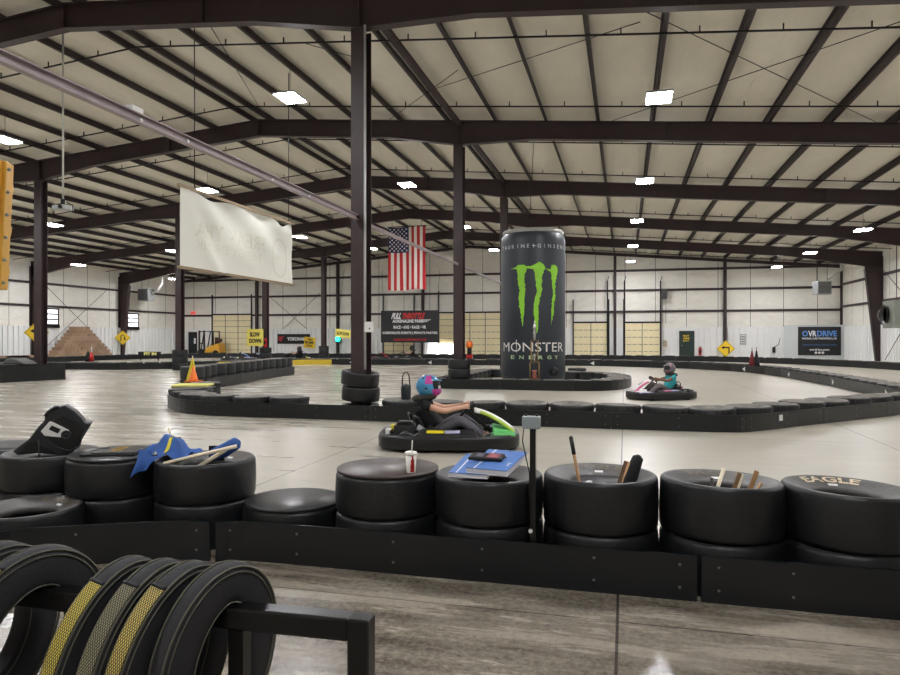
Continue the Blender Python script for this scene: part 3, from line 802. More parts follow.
b = MB(); b.cyl((-.012, -.02, .34), (-.012, -.03, .34), .014, n=8); b.build('clip', WHITE, e)

# ---- track barriers
def GP(l, z=0): return [tuple(onZ(x, y, z).xy) for x, y in l]
B = GP([(190, 396), (176, 400), (168, 404), (167, 408), (180, 413.5), (215, 416)]) + GP([(260, 417.2), (360, 419.8), (616, 429.3)])
Bend = GP([(640, 430.7), (720, 433.8), (741, 433), (797, 426.6), (900, 415), (960, 409)])
yb = sum(p[1] for p in GP([(260, 417.2), (360, 419.8), (616, 429.3), (720, 433.8)])) / 4
B = chaikin(B[:6], 2) + [(p[0], yb) for p in B[6:]] + chaikin([(onZ(660, 431.5).x, yb), (onZ(725, 433.8).x, yb), tuple(onZ(752, 432.3).xy), tuple(onZ(797, 426.6).xy)], 2) + [tuple(onZ(900, 415).xy), tuple(onZ(980, 406.5).xy)]
bp_ = barrier_panels(B, .285, 'black plastic board along the front of the middle tire barrier, behind the near kart', 'middle barrier boards', 2.3, PLAS, True)
tire_row(B, STREETB, .385, 'dusty black tire lying in the middle barrier row behind the near kart', 'middle barrier tires', skip=COLS[:1] + [tuple(onZ(192, 391).xy), tuple(onZ(205, 389).xy)], tilt=.035, dz=.02, gap=.985)
# white tag on the board
P = onZ(780, 417, .2); q = MB(); q.box((0, 0, 0), (.10, .01, .10)); s_ = onZ(779, 428.4, 0) + Vector((.02, -.03, .19))
tag(q.build('white_tag', WHITE, loc=s_ - Vector((.0, .02, 0)), rot=(0, 0, rad(48))), 'small white square tag stuck on the middle barrier board at right', 'tag')
# ring tires round the column feet
def colstack(X, Y, n, desc, z0=0.0, R=.36, H=.27, tilt=.02):
    me = tire_mesh(('col', R, H), R, H, 32, (RUB, RUB), False, .68)
    for k in range(n):
        w = ['bottom', 'lower', 'upper', 'top'][k + (4 - n)] if n < 4 else ['bottom', 'second', 'third', 'top'][k]
        put_tire(me, (X, Y, z0 + k * H), '%s black tire stacked round the foot of %s' % (w, desc), None, tilt=0)
me_ = tire_mesh(('col', .37, .27), .37, .27, 40, (RUB, RUB), False, .68)
put_tire(me_, (CXR, 12.42, .0), 'bottom black tire round the foot of the nearest column, down inside the barrier row', None)
o = put_tire(me_, (CXR, 12.42, .34), 'lower tilted black tire round the foot of the nearest column', None); o.rotation_euler = (.02, .07, 0)
o = put_tire(me_, (CXR, 12.42, .64), 'upper tilted black tire round the foot of the nearest column', None); o.rotation_euler = (.05, .12, 0); o.location.x -= .015
# C: the two-high barrier going back from the tip of the middle barrier
Cl = GP([(205, 391.3), (219, 387.4), (241, 383.8), (261, 379.8), (294, 374.3)])
Cb = [Cl[0], Cl[1], Cl[2], Cl[3], Cl[4]]
barrier_panels(Cb[::1], .285, 'black plastic board of the two high tire barrier going back at left', 'left two high barrier boards', 2.3, PLASB, False, {0: 1, 1: 1, 2: 1}) if False else None
Cr = Cb[::-1]
cpn = barrier_panels(Cr, .34, 'dark plastic board along the two high tire barrier going back at left', 'two high barrier boards', 2.3, PLASB, False, {3: -1, 4: -1})
tire_row(Cr, SECOND, .34, 'black tire in the bottom layer of the two high barrier at left, behind its board', 'two high barrier bottom tires', off=-.40, gap=1.0, tilt=0)
tire_row(Cr, SECOND, .34, 'black tire in the top layer of the two high barrier at left', 'two high barrier top tires', off=-.40, z=.362, gap=1.0, tilt=.02)
tip = onZ(193, 383, .36)
# D: island round the giant can
DY = 20.15
Dp = [(-5.85, DY), (-1.5, DY - .05), (-.4, DY + .3), (.15, DY + 1.6), (.25, 23.6), (-.35, 25.6), (-2.2, 26.4), (-4.6, 27.0), (-5.5, 27.4), (-5.85, 26.6), (-5.9, 22)]
Dp = [Dp[0], Dp[1]] + chaikin(Dp[1:7], 2)[1:-1] + Dp[6:]
DEND = [p for p in Dp]
barrier_panels(Dp + [Dp[0]], .30, 'black plastic board round the island of the giant drink can', 'can island boards', 2.3, PLAS, False)
tire_row(Dp + [Dp[0]], STREETD, .36, 'dusty black tire lying in the island row round the giant drink can', 'can island tires', skip=[COLS[1], COLS[3]], tilt=.03, gap=.99)
colstack(CXR, 20.6, 3, 'the column left of the drink can', 0.0, .35, .30)
P = onZ(577, 377, 0.0); put_tire(STREET, (P.x, P.y, .0), 'loose black tire lying inside the can island at right', None)
XTRA = [tuple(onZ(469.5, 358.6, .36).xy), tuple(onZ(90.5, 361.5, .36).xy)]
# E: long far barrier
E_ = GP([(-60, 369.6), (68, 369.6), (120, 369.9), (178, 368.8)]) + GP([(313, 364.6), (398, 365), (478, 365.2), (600, 366), (688, 368.8), (760, 372.9)]) + GP([(830, 386), (868, 394.8), (908, 404.5)])
E_ = E_[:4] + E_[4:9] + chaikin([E_[8], E_[9], E_[10]], 2)[1:] + E_[11:]
ep = barrier_panels(E_, .30, 'dark plastic board along the far edge of the track', 'far track boards', 2.4, PLAS, False, {k: (-1 if k < 22 else 1) for k in range(9, 50, 1) if k % 2}, yellow=(onZ(209, 367.8).x, onZ(322, 364.6).x))
tire_row(E_, STREETF, .35, 'dusty black tire in the long row along the far edge of the track', 'far track tires', tilt=.03, gap=1.0, skip=COLS + XTRA)
for q_ in XTRA: put_tire(STREETF, (q_[0], q_[1], 0), 'dusty black far track tire under a marker or furled pennant', 'tires under far markers')
# G: barrier close to the end wall, curving along the right wall
G_ = [(XL + 3.3, 29), (XL + 3.3, 44), (-30, 48.5), (-8, 49), (4, 48.5), (8.5, 45.5), (11.5, 41), (13.2, 36)]
G_ = [G_[0]] + chaikin(G_, 2)[1:-1] + [G_[-1]]
barrier_panels(G_, .34, 'black board of the outermost barrier near the far end wall', 'outer barrier boards', 3.2, PLAS, False)
tire_row(G_, STREETF, .35, 'black tire in the outermost row near the far end wall', 'outer row tires', tilt=.02, gap=1.35)
for (X, Y), nm in (((CXL, 28.75), 'the column under the white banner'), ((CXL, 36.9), 'the column beside the slow down sign'), ((CXL, 45.1), 'the far column right of the black banner')):
    colstack(X, Y, 3, nm, 0, .36, .33)
# H: island round the left column, two boards high
hx0, hx1 = -24.0, onZ(66, 379.2).x
H1 = onZ(0, 382.9); H2 = onZ(66, 379.2)
dv_ = (H2 - H1).normalized(); H0 = H1 - dv_ * 2.5; nv_ = Vector((-dv_.y, dv_.x, 0))
Hp = [tuple(H0.xy), tuple(H2.xy), tuple((H2 + nv_ * 1.8).xy), tuple((H0 + nv_ * 1.8).xy)]
barrier_panels(Hp + [Hp[0]], .60, 'tall black board of the barrier island round the left column', 'left island boards', 2.6, PLAS, False)
tire_row(Hp + [Hp[0]], STREETF, .35, 'black tire lying in the barrier island round the left column', 'left island tires', z=.27, tilt=.04, skip=[COLS[2]] + [c for c in COLS if abs(c[0] - CXL) < .1])
b = MB(); b.prism([(-.42, 0), (.62, 0), (.42, .12), (.05, .22), (-.25, .18)], -.3, .3, T=Matrix(((1, 0, 0, 0), (0, 0, -1, 0), (0, 1, 0, 0), (0, 0, 0, 1))))
P = onZ(18, 364, .62); tag(b.build('grey_cover', mat('grey_tarp', (.33, .33, .32), .7, 0, .2, 6), loc=P, bevel=.05), 'grey rounded cover lying on the left barrier island', 'cover')
# ------------------------------------------------------------------ karts and drivers
KPL = mat('kart_plastic', (.075, .075, .08), .38, 0, .25, 5, .05, 30)
LIME = mat('lime', (.62, .72, .18), .45, 0, .08); PINK = mat('pink', (.86, .45, .62), .45, 0, .08); GREENP = mat('kart_green', (.35, .72, .38), .45, 0, .06)
KYEL = mat('kart_yellow', (.90, .84, .16), .45, 0, .05); LILAC = mat('lilac_sticker', (.72, .72, .84), .45, 0, .05); KWH = mat('kart_white', (.88, .88, .86), .4, 0, .05); KBLUE = mat('kart_blue', (.52, .60, .78), .45, 0, .08)
def kart(name, loc, ang, label, fair=KWH, trim=LIME, pod=(KYEL, LILAC), nose=GREENP, rear=KYEL, detail=True, group=None):
    e = empty(name, loc, label, 'kart', group, (0, 0, ang))
    L, W = 1.00, .66
    def outline(k=1.0):
        pts = []; n = 40
        for i in range(n):
            th = 2 * PI * i / n; c, s_ = math.cos(th), math.sin(th); ex = 2 / 5.0
            x = L * math.copysign(abs(c) ** ex, c); y = W * math.copysign(abs(s_) ** ex, s_)
            if x > .5: y *= 1 - .32 * ((x - .5) / .5) ** 2
            if x < -.6: y *= 1 - .15 * ((-.6 - x) / .4)
            pts.append((x * k, y * k))
        return pts
    b = MB(); O = outline(); I = [(x * .93, y * .89) for x, y in O]; n = len(O); vs = []
    for (x, y), (p, q) in zip(O, I): vs += [(x * .975, y * .965, .03), (x, y, .06), (x, y, .185), (x * .985, y * .975, .225), (p, q, .225), (p, q, .03)]
    fs = []
    for i in range(n):
        j = (i + 1) % n
        for k in range(6): fs.append((6 * i + k, 6 * j + k, 6 * j + (k + 1) % 6, 6 * i + (k + 1) % 6))
    b.add(vs, fs, 0, True); b.build('bumper', KPL, e)
    b = MB(); b.prism([(x * .96, y * .94) for x, y in I], .05, .075); b.build('floor_pan', BLACKM, e)
    # bucket seat
    def seat(u, v):
        y = -.20 + .40 * u; w = abs(2 * u - 1)
        if v < .5: t = v / .5; return (.10 - .48 * t, y, .115 + .16 * w ** 3 + .02 * t * t)
        t = (v - .5) / .5; return (-.40 - .12 * t + .10 * w ** 3, y * (1 - .1 * t), .135 + .30 * t + .04 * w * (1 - t))
    b = MB(); b.grid(seat, 12, 16); so = b.build('seat', BLK, e); md = so.modifiers.new('thick', 'SOLIDIFY'); md.thickness = .02; md.offset = 0
    # side pods with stickers
    for s_ in (-1, 1):
        b = MB(); b.add([(-.42, s_ * .30, .15), (.40, s_ * .30, .15), (.44, s_ * .575, .17), (-.48, s_ * .575, .17), (-.40, s_ * .30, .285), (.36, s_ * .30, .285), (.40, s_ * .56, .245), (-.45, s_ * .56, .245)],
                        [(0, 1, 2, 3), (4, 5, 6, 7), (0, 1, 5, 4), (1, 2, 6, 5), (2, 3, 7, 6), (3, 0, 4, 7)]); po = b.build('side_pod', KPL, e, bevel=.02)
        for k, (x0, x1) in enumerate(((-.30, -.06), (-.05, .16))):
            q = MB(); q.add([(x0, s_ * .54, .256), (x1, s_ * .54, .256), (x1, s_ * .40, .276), (x0, s_ * .40, .276)], [(0, 1, 2, 3)]); q.build('sticker', pod[k], po)
    # nose with front panel, fairing sloping up to the wheel
    b = MB(); b.add([(.62, -.34, .20), (.96, -.28, .20), (.96, .28, .20), (.62, .34, .20), (.62, -.30, .30), (.92, -.22, .24), (.92, .22, .24), (.62, .30, .30)],
                    [(0, 1, 2, 3), (4, 5, 6, 7), (0, 1, 5, 4), (1, 2, 6, 5), (2, 3, 7, 6), (3, 0, 4, 7)]); b.build('nose_panel', nose, e, bevel=.02)
    for s_ in (-1, 1):
        b = MB(); b.add([(.60, s_ * .36, .245), (.90, s_ * .26, .235), (.93, s_ * .44, .225), (.58, s_ * .56, .235)], [(0, 1, 2, 3)]); q = b.build('front_sticker', LILAC if s_ > 0 else nose, e); q.modifiers.new('t', 'SOLIDIFY').thickness = .02
    def fr(u, v):
        w = (.15 - .05 * math.cos(PI * v)) ; y = -w + 2 * w * u
        x = .36 + .58 * v; z = .56 - .30 * v + .05 * math.sin(PI * v) - .05 * (2 * u - 1) ** 2
        return (x, y, z)
    b = MB()
    b.grid(fr, 10, 14)
    for k in range(len(b.m)): b.m[k] = 1 if (k % 10) in (0, 1, 8, 9) and (k // 10) > 1 else (2 if (k % 10) in (4, 5) and 4 < k // 10 < 9 else 0)
    fo = b.build('front_fairing', [fair, trim, BLK], e); md = fo.modifiers.new('t', 'SOLIDIFY'); md.thickness = .025
    b = MB(); b.cyl((.70, 0, .12), (.26, 0, .52), .018, n=8); b.build('steering_column', BLACKM, e)
    Tm = Matrix.Translation((.25, 0, .54)) @ Matrix.Rotation(rad(-48), 4, 'Y')
    b = MB(); b.tube([tuple(Tm @ Vector((.135 * math.cos(2 * PI * k / 20), .155 * math.sin(2 * PI * k / 20), 0))) for k in range(20)], .014, 8, True)
    for k in range(3):
        th = 2 * PI * k / 3; b.cyl(tuple(Tm @ Vector((0, 0, -.01))), tuple(Tm @ Vector((.13 * math.cos(th), .15 * math.sin(th), 0))), .012, n=6)
    b.build('steering_wheel', BLK, e)
    # wheels
    for x, r, w in ((.58, .125, .12), (-.58, .135, .17)):
        for s_ in (-1, 1):
            y = s_ * .47
            b = MB(); T = Matrix.Translation((x, y - w / 2, r)) @ Matrix.Rotation(rad(-90), 4, 'X')
            b.lathe([(r * .5, 0), (r * .9, .004), (r, .02), (r, w - .02), (r * .9, w - .004), (r * .5, w)], 20, True, T=T); wo = b.build('wheel', RUB, e)
            q = MB(); q.lathe([(0, .02), (r * .5, .03), (r * .52, w - .03), (0, w - .02)], 12, T=T); q.build('rim', GREYM, wo)
    # engine, battery box, rear guard, roll hoop behind the seat
    b = MB(); b.box((-.62, -.20, .22), (.30, .24, .22)); b.cyl((-.62, -.33, .24), (-.62, -.07, .24), .09, n=12)
    for k in range(4): b.box((-.62, -.20, .345 + .012 * k), (.24 - .02 * k, .2, .006))
    b.build('engine', mat('engine_grey', (.20, .20, .20), .5, .2, .3, 10), e, bevel=.01)
    b = MB(); b.box((-.64, .22, .20), (.26, .22, .18)); b.build('fuel_tank', BLK, e, bevel=.02)
    b = MB(); b.tube([(-.72, -.5, .20), (-.80, -.45, .26), (-.80, .45, .26), (-.72, .5, .20)], .016, 8); b.tube([(-.52, -.19, .2), (-.58, -.15, .44), (-.60, 0, .48), (-.58, .15, .44), (-.52, .19, .2)], .014, 8); b.build('rear_bar', BLACKM, e)
    b = MB(); b.box((-.80, -.18, .285), (.05, .16, .09)); b.build('number_plate', rear, e, bevel=.006)
    b = MB(); b.box((-.84, -.36, .26), (.07, .16, .07)); b.build('rear_sticker', KWH, e, bevel=.006)
    b = MB(); b.cyl((-.30, -.24, .2), (-.45, -.25, .30), .05, n=10); b.build('exhaust', GREYM, e)
    return e

def skin_mesh(nodes, links, root=0, sub=2):
    """nodes: list of (co, (rx, ry)); returns evaluated mesh data"""
    me = D.meshes.new('sk'); me.from_pydata([n[0] for n in nodes], links, []); me.update()
    o = D.objects.new('sk', me); COL.objects.link(o)
    m = o.modifiers.new('s', 'SKIN'); m.use_smooth_shade = True
    s_ = o.modifiers.new('u', 'SUBSURF'); s_.levels = sub; s_.render_levels = sub
    if not me.skin_vertices: me.attributes
    for i, n in enumerate(nodes):
        sv = me.skin_vertices[0].data[i]; sv.radius = n[1] if isinstance(n[1], tuple) else (n[1], n[1]); sv.use_root = (i == root)
    CTX.view_layer.update()
    out = D.meshes.new_from_object(o.evaluated_get(CTX.evaluated_depsgraph_get()))
    D.objects.remove(o); D.meshes.remove(me)
    return out
def mobj(name, me, m, parent):
    me.name = name; me.materials.clear(); me.materials.append(m)
    me.polygons.foreach_set('use_smooth', [True] * len(me.polygons))
    o = D.objects.new(name, me); COL.objects.link(o); o.parent = parent; return o

def driver(loc, ang, label, shirt, pants, shoe, hel, accent, skin=SKIN, sleeve=.42, fingers=True, visor=None):
    e = empty('person', loc, label, 'person', None, (0, 0, ang))
    pel = Vector((-.20, 0, .23)); spn = Vector((-.32, 0, .38)); che = Vector((-.40, 0, .55)); nb = Vector((-.365, 0, .70)); hd = Vector((-.29, 0, .84))
    J = {}
    nodes = [(pel, (.14, .11)), (spn, (.14, .105)), (che, (.125, .09)), (nb, (.065, .06)), (hd + Vector((0, 0, -.03)), (.085, .075)), (hd + Vector((.0, 0, .07)), (.088, .08))]
    links = [(0, 1), (1, 2), (2, 3), (3, 4), (4, 5)]
    def add(co, r, par): nodes.append((Vector(co), r)); links.append((par, len(nodes) - 1)); return len(nodes) - 1
    for s_ in (-1, 1):
        sh = add((-.365, s_ * .155, .615), (.046, .046), 2); J['sh', s_] = sh
        el = add((-.08, s_ * .25, .525), (.047, .047), sh); J['el', s_] = el
        wr = add((.185, s_ * .185, .575), (.030, .034), el)
        pm = add((.225, s_ * .168, .588), (.026, .042), wr)
        if fingers:
            for k, (dz, ln) in enumerate(((.030, .036), (.010, .040), (-.010, .037), (-.028, .029))):
                f1 = add((.262 + .004 * (k % 2), s_ * .166, .588 + dz), .0105, pm)
                f2 = add((.288, s_ * (.150), .584 + dz), .0095, f1)
                f3 = add((.276, s_ * .130, .578 + dz * .9), .0085, f2)
            t1 = add((.235, s_ * .135, .612), .0115, pm); add((.262, s_ * .120, .606), .0095, t1)
        hp = add((-.16, s_ * .10, .21), (.095, .095), 0); J['hp', s_] = hp
        kn = add((.160, s_ * .20, .405), (.070, .070), hp); J['kn', s_] = kn
        ca = add((.33, s_ * .195, .27), (.058, .058), kn)
        an = add((.53, s_ * .18, .135), (.040, .040), ca); J['an', s_] = an
        fb_ = add((.60, s_ * .18, .155), (.036, .042), an); add((.665, s_ * .18, .245), (.030, .040), fb_)
    bme = skin_mesh(nodes, links)
    for v in bme.vertices:      # keep the trunk well inside the shirt
        if .22 < v.co.z < .675:
            f = max(0.0, min(1.0, (-.22 - v.co.x) / .12))
            v.co.x += f * .45 * (-.38 - v.co.x); v.co.y *= 1 - .3 * f
    body = mobj('body', bme, skin, e)
    N = lambda key: nodes[J[key]][0]
    # T-shirt
    sn = [(pel + Vector((.0, 0, .03)), (.165, .135)), (spn, (.185, .14)), (che, (.195, .150)), (nb + Vector((0, 0, -.045)), (.085, .075))]; sl = [(0, 1), (1, 2), (2, 3)]
    for s_ in (-1, 1):
        a = N(('sh', s_)); c = N(('el', s_)); sn.append((a, (.100, .100))); sl.append((2, len(sn) - 1)); sn.append((a.lerp(c, sleeve), (.082, .082))); sl.append((len(sn) - 2, len(sn) - 1))
    mobj('shirt', skin_mesh(sn, sl, 1), shirt, e)
    tn = [(pel, (.158, .125))]; tl = []
    for s_ in (-1, 1):
        a, k, n_ = N(('hp', s_)), N(('kn', s_)), N(('an', s_)); i0 = len(tn)
        tn += [(a, (.112, .112)), (a.lerp(k, .55), (.098, .098)), (k, (.084, .084)), (k.lerp(n_, .4), (.078, .078)), (n_.lerp(k, .10), (.062, .062))]
        tl += [(0, i0)] + [(i0 + q, i0 + q + 1) for q in range(4)]
    mobj('trousers', skin_mesh(tn, tl, 0), pants, e)
    for s_ in (-1, 1):
        n_ = N(('an', s_)); mobj('shoe', skin_mesh([(n_, .056), (n_ + Vector((.035, 0, -.03)), (.05, .055)), (n_ + Vector((.075, 0, .03)), (.046, .054)), (n_ + Vector((.14, 0, .12)), (.036, .046))], [(0, 1), (1, 2), (2, 3)]), shoe, e)
    # neck brace
    b = MB(); b.tube([(nb.x + .135 * math.cos(t * 2 * PI / 20), .145 * math.sin(t * 2 * PI / 20), nb.z + .0 + .018 * math.cos(t * 2 * PI / 20)) for t in range(20)], .045, 10, True)
    b.build('neck_brace', mat('brace_cloth', (.17, .165, .13), .8, 0, .3, 20), e)
    # helmet
    he = D.objects.new('helmet', None); D.objects.remove(he)
    hc = hd + Vector((-.02, 0, .025))
    b = MB(); n, m_ = 28, 18; vs = []; fs = []; ms = []
    for j in range(m_ + 1):
        ph = PI * j / m_ * .86
        for k in range(n):
            th = 2 * PI * k / n
            x = .178 * math.sin(ph) * math.cos(th); y = .145 * math.sin(ph) * math.sin(th); z = .165 * math.cos(ph)
            if x > .02 and z < .0: x += .045 * min(1, -z / .09)     # chin pushes forward
            vs.append((hc.x + x, hc.y + y, hc.z + z))
    for j in range(m_):
        for k in range(n):
            l = (k + 1) % n; th = 2 * PI * (k + .5) / n; f = math.cos(th)
            fs.append((j * n + k, (j + 1) * n + k, (j + 1) * n + l, j * n + l))
            a = 0
            if f > .45 and 7 <= j <= 11: a = 2
            elif f > .3 and j >= 12: a = 1
            elif (k in (5, 6, 21, 22, 20) and 3 <= j <= 8) or (j in (2, 3) and k % 7 in (1, 2)): a = 1
            elif (j in (1, 4, 5) and k % 5 == 3) or (j == 11 and k % 4 == 0): a = 3
            ms.append(a)
    for f_, a in zip(fs, ms): b.f.append(tuple(f_)); b.m.append(a); b.s.append(True); b.uv.append(None)
    b.v = [tuple(v) for v in vs]
    ho = b.build('helmet', [hel, accent, visor or BLK, BLK], e)
    q = MB(); q.add([(hc.x + .10, -.09, hc.z + .085), (hc.x + .10, .09, hc.z + .085), (hc.x + .195, .07, hc.z + .075), (hc.x + .195, -.07, hc.z + .075), (hc.x + .09, -.09, hc.z + .10), (hc.x + .09, .09, hc.z + .10), (hc.x + .19, .07, hc.z + .085), (hc.x + .19, -.07, hc.z + .085)],
                      [(0, 1, 2, 3), (4, 5, 6, 7), (0, 1, 5, 4), (1, 2, 6, 5), (2, 3, 7, 6), (3, 0, 4, 7)]); q.build('peak', hel, ho)
    q = MB(); q.box((hc.x + .165, -.06, hc.z - .01), (.03, .05, .045)); q.build('vent', WHITE, ho, bevel=.004)
    return e

kc = onZ(449.5, 448.2)
kc = EYE + ray(449.5, 338) * 9.78; kc.z = 0
ka = YAW + rad(-2)
kart('racing_kart', kc, ka, 'near black kart with white and lime front fairing, driving to the right')
HELB = mat('helmet_blue', (.25, .58, .78), .3, 0, .06, coat=.5); HELP = mat('helmet_pink', (.75, .22, .58), .3, 0, .06, coat=.5)
driver(kc, ka, 'person in black T-shirt, grey jeans and blue and pink helmet, driving the near kart', mat('shirt_black', (.075, .08, .095), .8, 0, .2, 15, .2, 20), mat('jeans_grey', (.36, .355, .385), .8, 0, .3, 9, .3, 25), BLK, HELB, HELP)
kc2 = EYE + ray(660.5, 338) * 17.35; kc2.z = 0
ka2 = YAW + PI + rad(14)
kk = kart('racing_kart', kc2, ka2, 'far black kart with white and pink panels, driving to the left near the can island', KWH, PINK, (LILAC, PINK), KWH, PINK)
HELG = mat('helmet_grey', (.42, .40, .42), .35, 0, .5, 12, coat=.4); HELP2 = mat('helmet_dull_pink', (.55, .42, .45), .35, 0, .4, 12)
dd_ = driver(kc2, ka2, 'person in teal T-shirt and grey trousers with a grey helmet, driving the far kart', mat('shirt_teal', (.22, .66, .68), .8, 0, .1, 15), mat('trousers_grey', (.42, .38, .38), .8, 0, .15, 15), BLK, HELG, HELP2, mat('skin_tan', (.50, .36, .29), .55))
kk.scale = dd_.scale = (.86, .86, .90)
# parked karts far away
def fark(px, py, ang, label, **k):
    P = onZ(px, py); return kart('racing_kart', P, ang, label, **k)
fark(236, 361.0, YAW + .5, 'far parked kart with pale blue panels, before the tall yellow overhead door', fair=KBLUE, trim=KBLUE, pod=(KBLUE, LILAC), nose=KBLUE)
fark(251, 361.5, YAW + .3, 'far parked kart with white panels, right of the pale blue one', fair=KWH, trim=KBLUE, pod=(LILAC, LILAC), nose=KBLUE)
P = fark(296, 361.5, YAW + 2.6, 'far dark kart carrying a driver, left of the long black banner with red badge', fair=BLK, trim=BLK, pod=(BLK, KWH), nose=BLK)
driver(P.location, P.rotation_euler.z, 'person in dark clothes on a far kart, beside the column at the slow down sign', BLK, BLK, BLK, mat('helmet_dark', (.15, .15, .17), .3), RED, fingers=False)
P = fark(408, 360.0, YAW + PI, 'far dark kart carrying a driver, under the black hanging banner', fair=BLK, trim=BLK, pod=(BLK, KWH), nose=BLK)
driver(P.location, P.rotation_euler.z, 'person in dark clothes on a far kart, seen under the black hanging banner', BLK, BLK, BLK, MATS['helmet_dark'], BLK, fingers=False)
fark(375, 360.6, YAW, 'far dark kart half hidden right of the nearest column', fair=BLK, trim=RED, pod=(BLK, RED), nose=BLK)
# canister with a loop handle on the middle barrier
P = onZ(406, 399.5, .37)
e = empty('canister', P, 'dark canister with a wire loop handle standing on the barrier behind the near driver', 'canister')
b = MB(); b.lathe([(0, 0), (.085, 0), (.095, .02), (.10, .22), (.085, .27), (.03, .30), (0, .30)], 20); b.build('body', mat('canister_dark', (.14, .16, .18), .4, 0, .2), e)
b = MB(); b.tube([(-.075, 0, .24), (-.07, 0, .45), (-.03, 0, .53), (.03, 0, .53), (.06, 0, .46), (.085, 0, .24)], .012, 8); b.build('handle', BLACKM, e)

# ------------------------------------------------------------------ giant inflatable can with trophy
cx_ = (onY(501, 300, 22.6).x + onY(565, 300, 22.6).x) / 2
CR = 1.06; CYc = 22.55
dcx = onY(533, 300, CYc); CX0 = dcx.x
ztopc = EYE.z + (HY - 226.6) * ((CYc - CR) / ray(533, 300).y) / FPX
e = empty('inflatable_can', (CX0, CYc, 0), 'giant black inflatable drink can with green claw mark, on the tire island', 'inflatable')
CANM = mat('can_vinyl', (.18, .205, .235), .42, 0, .12, 1.2, .15, 4)
b = MB(); b.lathe([(0, .03), (CR * .8, .03), (CR * .95, .12), (CR, .35), (CR * 1.005, ztopc * .5), (CR, ztopc - .42), (CR * .975, ztopc - .22), (CR * .93, ztopc - .12)], 72); b.build('body', CANM, e)
b = MB(); b.lathe([(CR * .935, ztopc - .13), (CR * .95, ztopc - .10), (CR * .95, ztopc - .03), (CR * .92, ztopc), (CR * .86, ztopc - .02), (CR * .8, ztopc - .10), (0, ztopc - .10)], 72); b.build('rim', mat('can_rim', (.62, .62, .60), .4, .2, .1), e)
fth = math.atan2(-CYc, -CX0)     # towards the camera
def onCan(a, z, off=.012):
    th = fth + a / CR; r = (CR + off); return (r * math.cos(th), r * math.sin(th), z)
dcan = (CYc - CR) / ray(533, 300).y; ppm = dcan / FPX
def cu_(px): return math.asin(max(-.98, min(.98, (px - 533.2) * ppm * 1.035 / CR))) * CR
def cz_(py): return EYE.z + (HY - py) * ppm
CLAW = mat('claw_green', (.56, .82, .20), .5, 0, .2, 3); CLAWD = CLAW
def claw(rows, seed):
    q = MB(); rnd = random.Random(seed); vs = []; fs = []; nsub = []
    R_ = []
    for (y0, a0, c0_), (y1, a1, c1_) in zip(rows[:-1], rows[1:]):
        n = max(1, int(abs(y1 - y0) / 1.6))
        for k in range(n):
            t = k / n; R_.append((y0 + (y1 - y0) * t, a0 + (a1 - a0) * t, c0_ + (c1_ - c0_) * t))
    R_.append(rows[-1])
    for i, (y, a, c) in enumerate(R_):
        ja = rnd.uniform(-.5, .5) if 2 < i < len(R_) - 1 else 0; jc = rnd.uniform(-.5, .6) if 2 < i < len(R_) - 1 else 0
        for k in range(5): x = a + ja + (c + jc - a - ja) * k / 4; vs.append(onCan(cu_(x), cz_(y)))
    for i in range(len(R_) - 1):
        for k in range(4): fs.append((5 * i + k, 5 * i + k + 1, 5 * i + k + 6, 5 * i + k + 5))
    q.add(vs, fs); q.build('claw_mark', CLAW, e, fix=False)
# pixel shapes measured from the photograph: (y, left, right)
claw([(264.5, 518.5, 525), (267, 516.5, 527.5), (270, 518, 527), (275, 518.5, 525), (282, 518.6, 525.3), (290, 520.5, 526), (298, 519.6, 525.2), (306, 519.8, 525), (314, 521.5, 524.4), (326, 523, 523.6)], 1)
claw([(262, 538.5, 540), (264.5, 534.5, 543.5), (268, 533.8, 544.6), (271, 534.3, 543.6), (276, 535, 541.8), (284, 536, 541.6), (292, 537.2, 541.8), (298, 534.8, 539.5), (306, 533.6, 538.2), (315, 534.0, 538.0), (326, 535.3, 538.4), (333, 536.5, 537)], 2)
claw([(264.5, 551, 555), (267, 550.3, 556.5), (270, 550.2, 556.8), (276, 550.9, 555.8), (284, 551.0, 554.3), (292, 552.2, 554.6), (300, 551.2, 553.8), (310, 550.6, 553.0), (324, 550.2, 550.7)], 3)
for pts in ([(511.8, 268), (518.6, 265.6), (518.4, 268.6)], [(525, 266), (531, 266.2), (534.5, 264.6), (534.5, 269.5), (527.3, 268.0)], [(544.6, 268.5), (549, 269.0), (551.5, 266.6), (551.3, 272.5)]):
    q = MB(); q.add([onCan(cu_(x), cz_(y)) for x, y in pts], [tuple(range(len(pts)))]); q.build('claw_mark', CLAW, e, fix=False)
q = MB(); q.text('MONSTER', lambda x, y: onCan(x, y), width=cu_(562) - cu_(505), height=cz_(342) - cz_(352), bold=.03)
for i in range(len(q.v)): q.v[i] = onCan(math.atan2(q.v[i][1], q.v[i][0]) * 0 + 0, 0) if False else q.v[i]
q = MB(); mid = (cu_(562) + cu_(504.5)) / 2
q.text('MONSTER', lambda x, y: onCan(x + mid, y + (cz_(342) + cz_(352.2)) / 2), width=cu_(562) - cu_(504.5), height=cz_(342.3) - cz_(351.6), bold=0)
x_o = cu_(517.2); q.add([onCan(x_o - .012, cz_(339.8)), onCan(x_o + .02, cz_(339.8)), onCan(x_o + .012, cz_(353)), onCan(x_o, cz_(353))], [(0, 1, 2, 3)])
q.build('brand_lettering', WHITE, e, fix=False)
q = MB(); mid = (cu_(511) + cu_(557.5)) / 2
